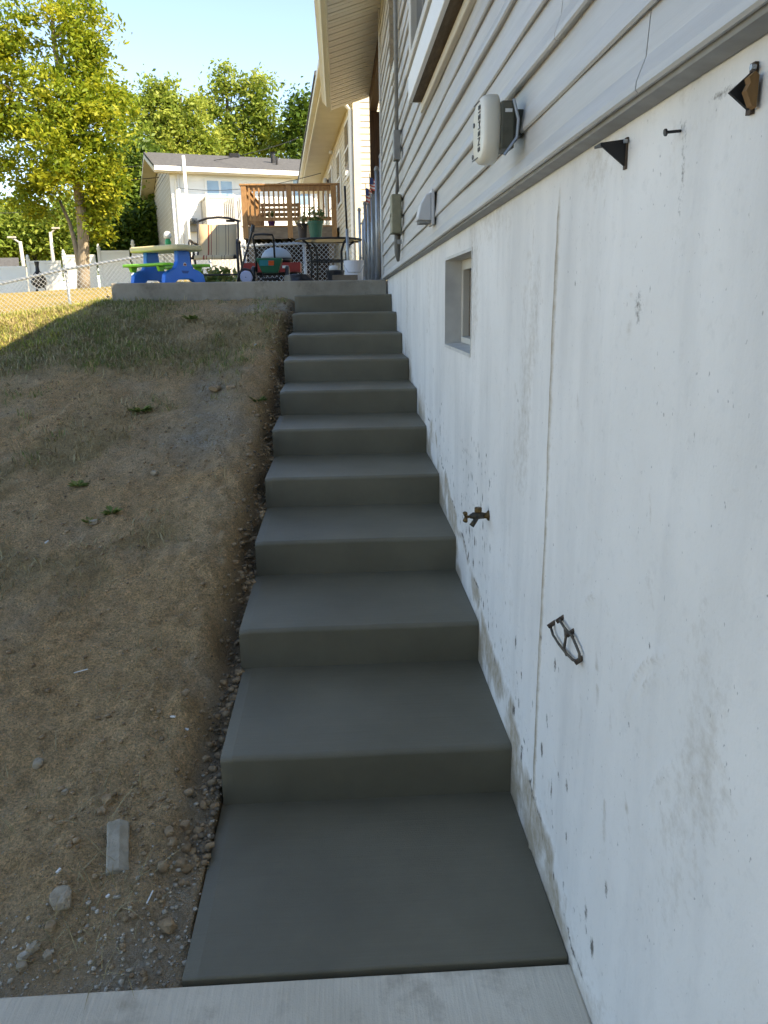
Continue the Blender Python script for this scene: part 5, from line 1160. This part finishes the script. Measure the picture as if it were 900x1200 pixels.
# its balcony with pale railing
pr = 1.6; bz0 = on_front(257, 260, -pr)[1]; bz1 = on_front(257, 230, -pr)[1]; a0, a1 = on_front(243.5, 250, -pr)[0]+.85, on_front(285, 250, -pr)[0]
M_balc = mat('weathered_shaded_paint', (0.50, 0.49, 0.46), 0.6, (0.40, 0.39, 0.365), 5)  # grey holds both the weathering and the shade on the railing
t = thing('balcony', H3((a0+a1)/2, -.8, bz0), 'weathered white balcony with boarded skirting on the white house', 'balcony')
hex3(a0-.9, a1, -pr, -.05, bz0-.14, bz0).build('floor', M_balc, t)
for a, b in ((a0-.85, -pr+.06), (a1-.06, -pr+.06), ((a0+a1)/2, -pr+.06), (a0-.85, -.12)): hex3(a-.06, a+.06, b-.06, b+.06, bz0+.001, bz1+.03).build('railing_post', M_balc, t)
hex3(a0-.79, a1-.12, -pr+.02, -pr+.10, bz1-.07, bz1).build('top_rail', M_balc, t); hex3(a0-.79, a1-.12, -pr+.03, -pr+.09, bz0+.10, bz0+.17).build('lower_rail', M_balc, t)
hex3(a0-.89, a0-.81, -pr+.13, -.18, bz1-.07, bz1).build('top_rail', M_balc, t)
hex3(a0-.87, a0-.83, -pr+.13, -.18, bz0+.05, bz1-.10).build('side_panel', M_balc, t)
nb = 16
for k in range(nb):
    a = a0-.79+(a1-a0+.67)*(k+.5)/nb; hex3(a-.025, a+.025, -pr+.025, -pr+.055, bz0+.171, bz1-.071).build('baluster', M_balc, t)
for k in range(14):
    wv = (a1-a0+.9)/14; a = a0-.9+wv*k; hex3(a+.012, a+wv-.012, -pr, -pr+.03, 1.6, bz0-.141).build('skirting_board', M_balc, t)
a, z = on_front(268, 250)
t = thing('covered_grill', H3(a, -1.0, bz0), 'black covered grill on the white balcony', 'grill')
MB().lathe([(.28, 0), (.36, .25), (.40, .6), (.34, .85), (.15, .95)], H3(a, -1.0, bz0+.002), 16).build('cover', M_tarp, t, smooth=True)

# ------------------------------------------------------------------ white vinyl fence, chiminea, poles and wires
VY = 41.0
posts_px = [(-55, 318), (-8, 308), (32.5, 298.5), (74.5, 292.5), (115.5, 286), (155.5, 281), (195, 277)]
tops = [317, 312, 305.5, 298.5, 293.5, 289.5]
t = thing('vinyl_fence', (at(70, 320, Y=VY).x, VY, 2.2), 'white vinyl panel fence stepping down the far side of the lawn', 'fence')
for i, (px, py) in enumerate(posts_px):
    p = at(px, py+6, Y=VY); gb = gz(p.x, VY)-.3
    o = MB().box(p.x-.07, p.x+.07, VY-.07, VY+.07, gb, p.z).build('post', M_white, t)
    sub(MB().lathe([(.11, 0), (.11, .04), (.06, .06), (.085, .12), (.05, .22), (.01, .25)], (p.x, VY, p.z+.001), 10).build('post_cap', M_white, None), o)
for i, py in enumerate(tops):
    xa, xb = at(posts_px[i][0], 320, Y=VY).x+.075, at(posts_px[i+1][0], 320, Y=VY).x-.075; zt = at(posts_px[i][0]+20, py, Y=VY).z; gb = gz((xa+xb)/2, VY)-.1
    MB().box(xa, xb, VY-.04, VY+.04, zt-.12, zt).build('top_rail', M_white, t); MB().box(xa, xb, VY-.025, VY+.025, zt-.55, zt-.125).build('panel', M_white, t)
    MB().box(xa, xb, VY-.04, VY+.04, zt-.66, zt-.555).build('middle_rail', M_white, t); MB().box(xa, xb, VY-.025, VY+.025, gb, zt-.665).build('panel', M_white, t)
CHY = 39.6; pc = at(47, 341, Y=CHY); zc = pc.z
t = thing('chiminea', (pc.x, CHY, zc), 'black bulb shaped chiminea with a tall neck before the white fence', 'fire pit')
k_ = CHY/F_PX
body = MB().lathe([(3.0*k_, 3*k_), (7*k_, 6*k_), (8.5*k_, 10*k_), (7.2*k_, 14*k_), (4.2*k_, 18.5*k_), (2.2*k_, 21*k_), (1.8*k_, 26*k_), (2.6*k_, 30*k_), (2.6*k_, 31*k_)], (pc.x, CHY, zc), 20).build('body', M_blackplastic, t, smooth=True)
sub(MB().lathe([(3.0*k_, -.02), (3.0*k_, .03)], (pc.x+.05, CHY-8.0*k_, zc+10.5*k_), 14, 'y').build('mouth', M_rawwood, None), body)
for k in range(3):
    an = k*2.09+.5; MB().tube([(pc.x+4*k_*math.cos(an), CHY+4*k_*math.sin(an), zc+5*k_), (pc.x+7*k_*math.cos(an), CHY+7*k_*math.sin(an), zc-.05)], .035, 6).build('leg', M_black, t)
def upole(pxb, pyb, pxt, pyt, Y, lb, arm):
    b, tp_ = at(pxb, pyb, Y=Y), at(pxt, pyt, Y=Y); t = thing('utility_pole', (b.x, Y, b.z), lb, 'pole', 'utility poles beyond the fence')
    MB().tube([b-Vector((0, 0, 2)), tp_], [.16, .11], 8).build('pole', M_pole, t, smooth=True)
    MB().tube([tp_-Vector((0, 0, .1)), tp_+Vector((arm, 0, .25))], .06, 6).build('arm', M_pole, t)
    MB().box(tp_.x+arm-.25, tp_.x+arm+.25, Y-.1, Y+.1, tp_.z+.22, tp_.z+.32).build('lamp', M_pole, t)
upole(28, 312, 23.5, 283, 55, 'slim leaning grey pole at far left above the white fence', -.5)
upole(61, 300, 59, 272, 60, 'taller grey lamp pole behind the white fence near the tree', .4)
def wire(pts, lb, r=.012):
    P = []
    for (p, q) in zip(pts[:-1], pts[1:]):
        A0, B0 = at(p[0], p[1], Y=p[2]), at(q[0], q[1], Y=q[2])
        for k in range(9): f = k/8; P.append(A0.lerp(B0, f)-Vector((0, 0, .25*4*f*(1-f))))
    tag(MB().tube(P, r, 5).build('power_line', M_wireline, None, smooth=True), lb, 'wire', 'overhead wires')
wire([(-40, 207, 44), (186, 208, 36.5)], 'overhead wire reaching the white house eave from the left', .016)
wire([(-40, 194, 44), (200, 191, 42), (350, 162, 33)], 'overhead wire rising to the right past the white house roof', .014)
wire([(-40, 246, 52), (60, 243, 52)], 'lowest overhead wire at far left below the big tree', .02)
wire([(208, 220, 35), (376, 203, 24)], 'thin service wire strung across the white house wall', .010)
p = at(8, 309, Y=52)
t = thing('garden_shed', (p.x, 52, 2.4), 'grey roofed shed just showing over the white fence at left', 'shed')
MB().box(p.x-1.6, p.x+.9, 51, 54, 2.2, p.z-.2).build('wall', M_tan, t)
MB().prism([(p.x-2.2, 50.6, p.z-.25), (p.x+1.25, 50.6, p.z-.25), (p.x+.55, 52.5, p.z+.38), (p.x-2.2, 52.5, p.z+.38)], (0, .05, -.08)).build('roof', M_shingle, t)
# soil bed at the foot of the big tree
# ------------------------------------------------------------------ trees
def tree(name, lb, base, trunk, limbs, blobs, n_clump, per, leaf, mt_leaf, mt_bark, clump=.55, tint_sh=0.0, group='trees behind the yard'):
    t = thing(name, base, lb, 'tree', group)
    MB().tube([Vector(p) for p, r in trunk], [r for p, r in trunk], 12).build('trunk', mt_bark, t, smooth=True)
    for L in limbs: MB().tube([Vector(p) for p, r in L], [r for p, r in L], 7).build('limb', mt_bark, t, smooth=True)
    tot = sum(b[3] for b in blobs); P = []; T = []
    for (c, r, rz, wgt) in blobs:
        n = max(3, int(n_clump*wgt/tot)); d = RNG.normal(size=(n, 3)); d /= np.linalg.norm(d, axis=1)[:, None]
        rad = (0.25+0.80*RNG.random(n)**.7); cs = np.array(c)+d*rad[:, None]*np.array([r, r, rz])
        cs += RNG.normal(0, .20*r, cs.shape)
        for q in cs:
            k = int(per*RNG.uniform(.5, 1.4)); s = clump*RNG.uniform(.6, 1.35)
            pts = q+RNG.normal(0, 1, (k, 3))*np.array([s, s, s*.6]); pts[:, 2] -= .25*np.hypot(pts[:, 0]-q[0], pts[:, 1]-q[1])
            P.append(pts); T.append(np.full(k, RNG.uniform(.15, .85)+tint_sh)+RNG.normal(0, .14, k))
    o = leaf_quads('crown', np.concatenate(P), leaf, mt_leaf, t, np.concatenate(T)); o['kind'] = 'stuff'
    return t
def pa(px, py, Y): p = at(px, py, Y=Y); return (p.x, p.y, p.z)
def pb(px, py, Y, rpx, rzpx, w=1.0): return (pa(px, py, Y), rpx*Y/F_PX, rzpx*Y/F_PX, w)
TY_ = 37.0; K = TY_/F_PX
trunk = [(pa(98, 342, TY_), 7.5*K), (pa(98, 325, TY_), 6.8*K), (pa(98, 290, TY_), 6.0*K), (pa(97, 262, TY_), 6.2*K), (pa(92, 225, TY_), 5.0*K), (pa(86, 190, TY_), 4.4*K), (pa(78, 140, TY_), 3.8*K), (pa(70, 90, TY_), 3.2*K), (pa(63, 45, TY_), 2.3*K), (pa(60, 0, TY_), 1.5*K), (pa(66, -60, TY_), .6*K)]
def limb(pts, Y, r0, r1): n = len(pts); return [(pa(x, y, Y+dy), (r0+(r1-r0)*i/(n-1))*K) for i, (x, y, dy) in enumerate(pts)]
limbs = [limb([(94, 318, 0), (88, 285, .3), (82, 262, .5), (70, 235, .8)], TY_, 3.2, 1.5), limb([(78, 140, 0), (50, 128, -.5), (20, 110, -1), (4, 98, -1)], TY_, 1.8, .6), limb([(70, 90, 0), (74, 50, .2), (75, 10, .5), (80, -20, .5)], TY_, 1.8, .8),
         limb([(86, 190, 0), (110, 160, -.5), (125, 120, -.5)], TY_, 1.8, .6), limb([(60, 0, 0), (48, -15, 0), (30, -40, 0)], TY_, 1.5, .6), limb([(82, 165, 0), (45, 175, 0), (10, 160, .5)], TY_, 1.5, .5), limb([(63, 45, 0), (90, 25, 0), (105, 10, 0)], TY_, 1.3, .5)]
blobs = [pb(66, 28, TY_-1, 20, 26, .30), pb(62, -25, TY_, 30, 24, .3), pb(20, 60, TY_, 28, 34, .7), pb(-15, 110, TY_, 30, 50, .8), pb(25, 130, TY_, 34, 40, 1.1), pb(75, 115, TY_-1, 34, 36, 1.1), pb(110, 95, TY_, 26, 42, 1.0), pb(118, 150, TY_-1, 28, 34, 1.0), pb(98, 58, TY_, 22, 26, .42), pb(104, 14, TY_, 22, 20, .34), pb(15, 8, TY_, 24, 14, .16), pb(60, 170, TY_-1.5, 38, 32, 1.1),
         pb(120, 195, TY_-1, 24, 26, .7), pb(40, 215, TY_, 34, 24, .7), pb(112, 240, TY_, 17, 26, .5), pb(70, 200, TY_-2, 22, 20, .45), pb(140, 120, TY_, 12, 30, .3), pb(112, 278, TY_+.5, 10, 14, .16), pb(-8, 40, TY_, 20, 24, .25), pb(-8, 185, TY_, 14, 16, .2), pb(52, 245, TY_+1, 18, 12, .16)]
tree('maple_tree', 'tall sunlit maple tree with a thick leaning trunk on the lawn', pa(98, 340, TY_), trunk, limbs, blobs, 430, 88, .108, L_tree, M_bark, .33, .16)
def simple(name, lb, px, Y, base_py, tops_, n, per, leaf, mt_, bark=M_barkdark, clump=.7, sh=0.0, trunk_px=None, group='trees behind the yard'):
    k = Y/F_PX; b = pa(px, base_py, Y); ty = min(q[1] for q in tops_)
    tp = trunk_px or (px, ty+12); tr = [(b, 5*k), (pa((px*2+tp[0])/3, (base_py*2+tp[1])/3, Y), 4*k), (pa((px+2*tp[0])/3, (base_py+2*tp[1])/3, Y), 3*k), (pa(*tp, Y), 1.0*k)]
    lm = []
    for (x, y, r, rz) in tops_: 
        sx, sy = px+(tp[0]-px)*.5, min(base_py-10, y+rz*1.3)
        lm.append([(pa(sx, max(sy, ty+20), Y), 1.6*k), (pa((sx+x)/2, (max(sy, ty+20)+y)/2+2, Y), 1.1*k), (pa(x, y, Y), .4*k)])
    tree(name, lb, b, tr, lm, [pb(x, y, Y, r, rz, r*rz/300.) for x, y, r, rz in tops_], n, per, leaf, mt_, bark, clump, sh, group)
simple('ash_tree', 'rounded sunlit tree above the middle of the white house roof', 205, 56, 330, [(183, 104, 14, 12), (200, 118, 18, 15), (172, 128, 14, 18), (205, 148, 22, 20), (228, 128, 12, 14), (176, 165, 20, 22), (232, 158, 14, 16), (205, 180, 28, 18), (165, 190, 18, 20), (236, 182, 14, 14)], 210, 85, .15, L_tree2, clump=.46, sh=.15, trunk_px=(212, 110))
simple('oak_tree', 'open crowned tree standing right of the others above the white house roof', 268, 60, 330, [(262, 82, 6, 8), (255, 100, 13, 10), (282, 96, 13, 8), (308, 96, 10, 7), (296, 116, 16, 10), (248, 126, 14, 14), (272, 134, 14, 14), (304, 142, 16, 14), (250, 160, 16, 14), (322, 162, 11, 14), (288, 168, 22, 14), (312, 178, 18, 10), (262, 178, 18, 12)], 165, 85, .155, L_tree2, clump=.46, sh=.08, trunk_px=(266, 95))
simple('dark_tree', 'dark green bushy tree behind the left corner of the white house', 165, 48, 335, [(150, 225, 30, 34), (178, 250, 24, 36), (135, 260, 26, 30), (165, 285, 36, 24), (170, 200, 22, 26), (145, 190, 16, 20)], 420, 80, .14, L_dark, clump=.55)
simple('shade_tree', 'low tree filling the gap left of the trunk above the white fence', 40, 66, 325, [(20, 275, 28, 24), (55, 270, 28, 20), (-15, 265, 30, 30), (85, 260, 26, 26), (35, 255, 18, 14), (95, 290, 28, 20)], 330, 70, .2, L_tree2, clump=.75, sh=-.05)
simple('edge_tree', 'small tree showing between the neighbouring eave and the sky', 352, 58, 330, [(352, 150, 12, 26), (358, 125, 9, 14), (350, 182, 12, 14)], 70, 60, .17, L_dark, clump=.55)
simple('far_tree', 'distant pale green trees low on the left horizon', 5, 95, 322, [(0, 285, 26, 22), (25, 292, 20, 16), (-30, 280, 30, 26), (45, 300, 20, 12), (75, 295, 26, 16)], 260, 60, .30, L_tree2, clump=1.1, sh=.15)
simple('hedge_tree', 'dense shrub row tree directly behind the white fence right of the maple', 135, 44, 330, [(125, 275, 18, 20), (150, 270, 20, 22), (110, 290, 14, 14), (175, 285, 18, 18), (190, 255, 12, 26)], 260, 80, .12, L_dark, clump=.45, sh=-.1)
# ------------------------------------------------------------------ leaf screen added behind the camera to dim the light on the risers
NW = 6000; X = RNG.uniform(-8, 12, NW); Y = -8-RNG.random(NW)*4; Zt = 7+2.2*fbm(X, X*0, 3, .35); Z = -.3+RNG.random(NW)*Zt
o = leaf_quads('added_leaf_screen', np.stack([X, Y, Z], 1), .45, L_dark, None, RNG.random(NW)); o['kind'] = 'stuff'; o['label'] = 'unseen leaf mass added behind the viewer to dim the light on the risers'; o['category'] = 'added_leaf_screen'
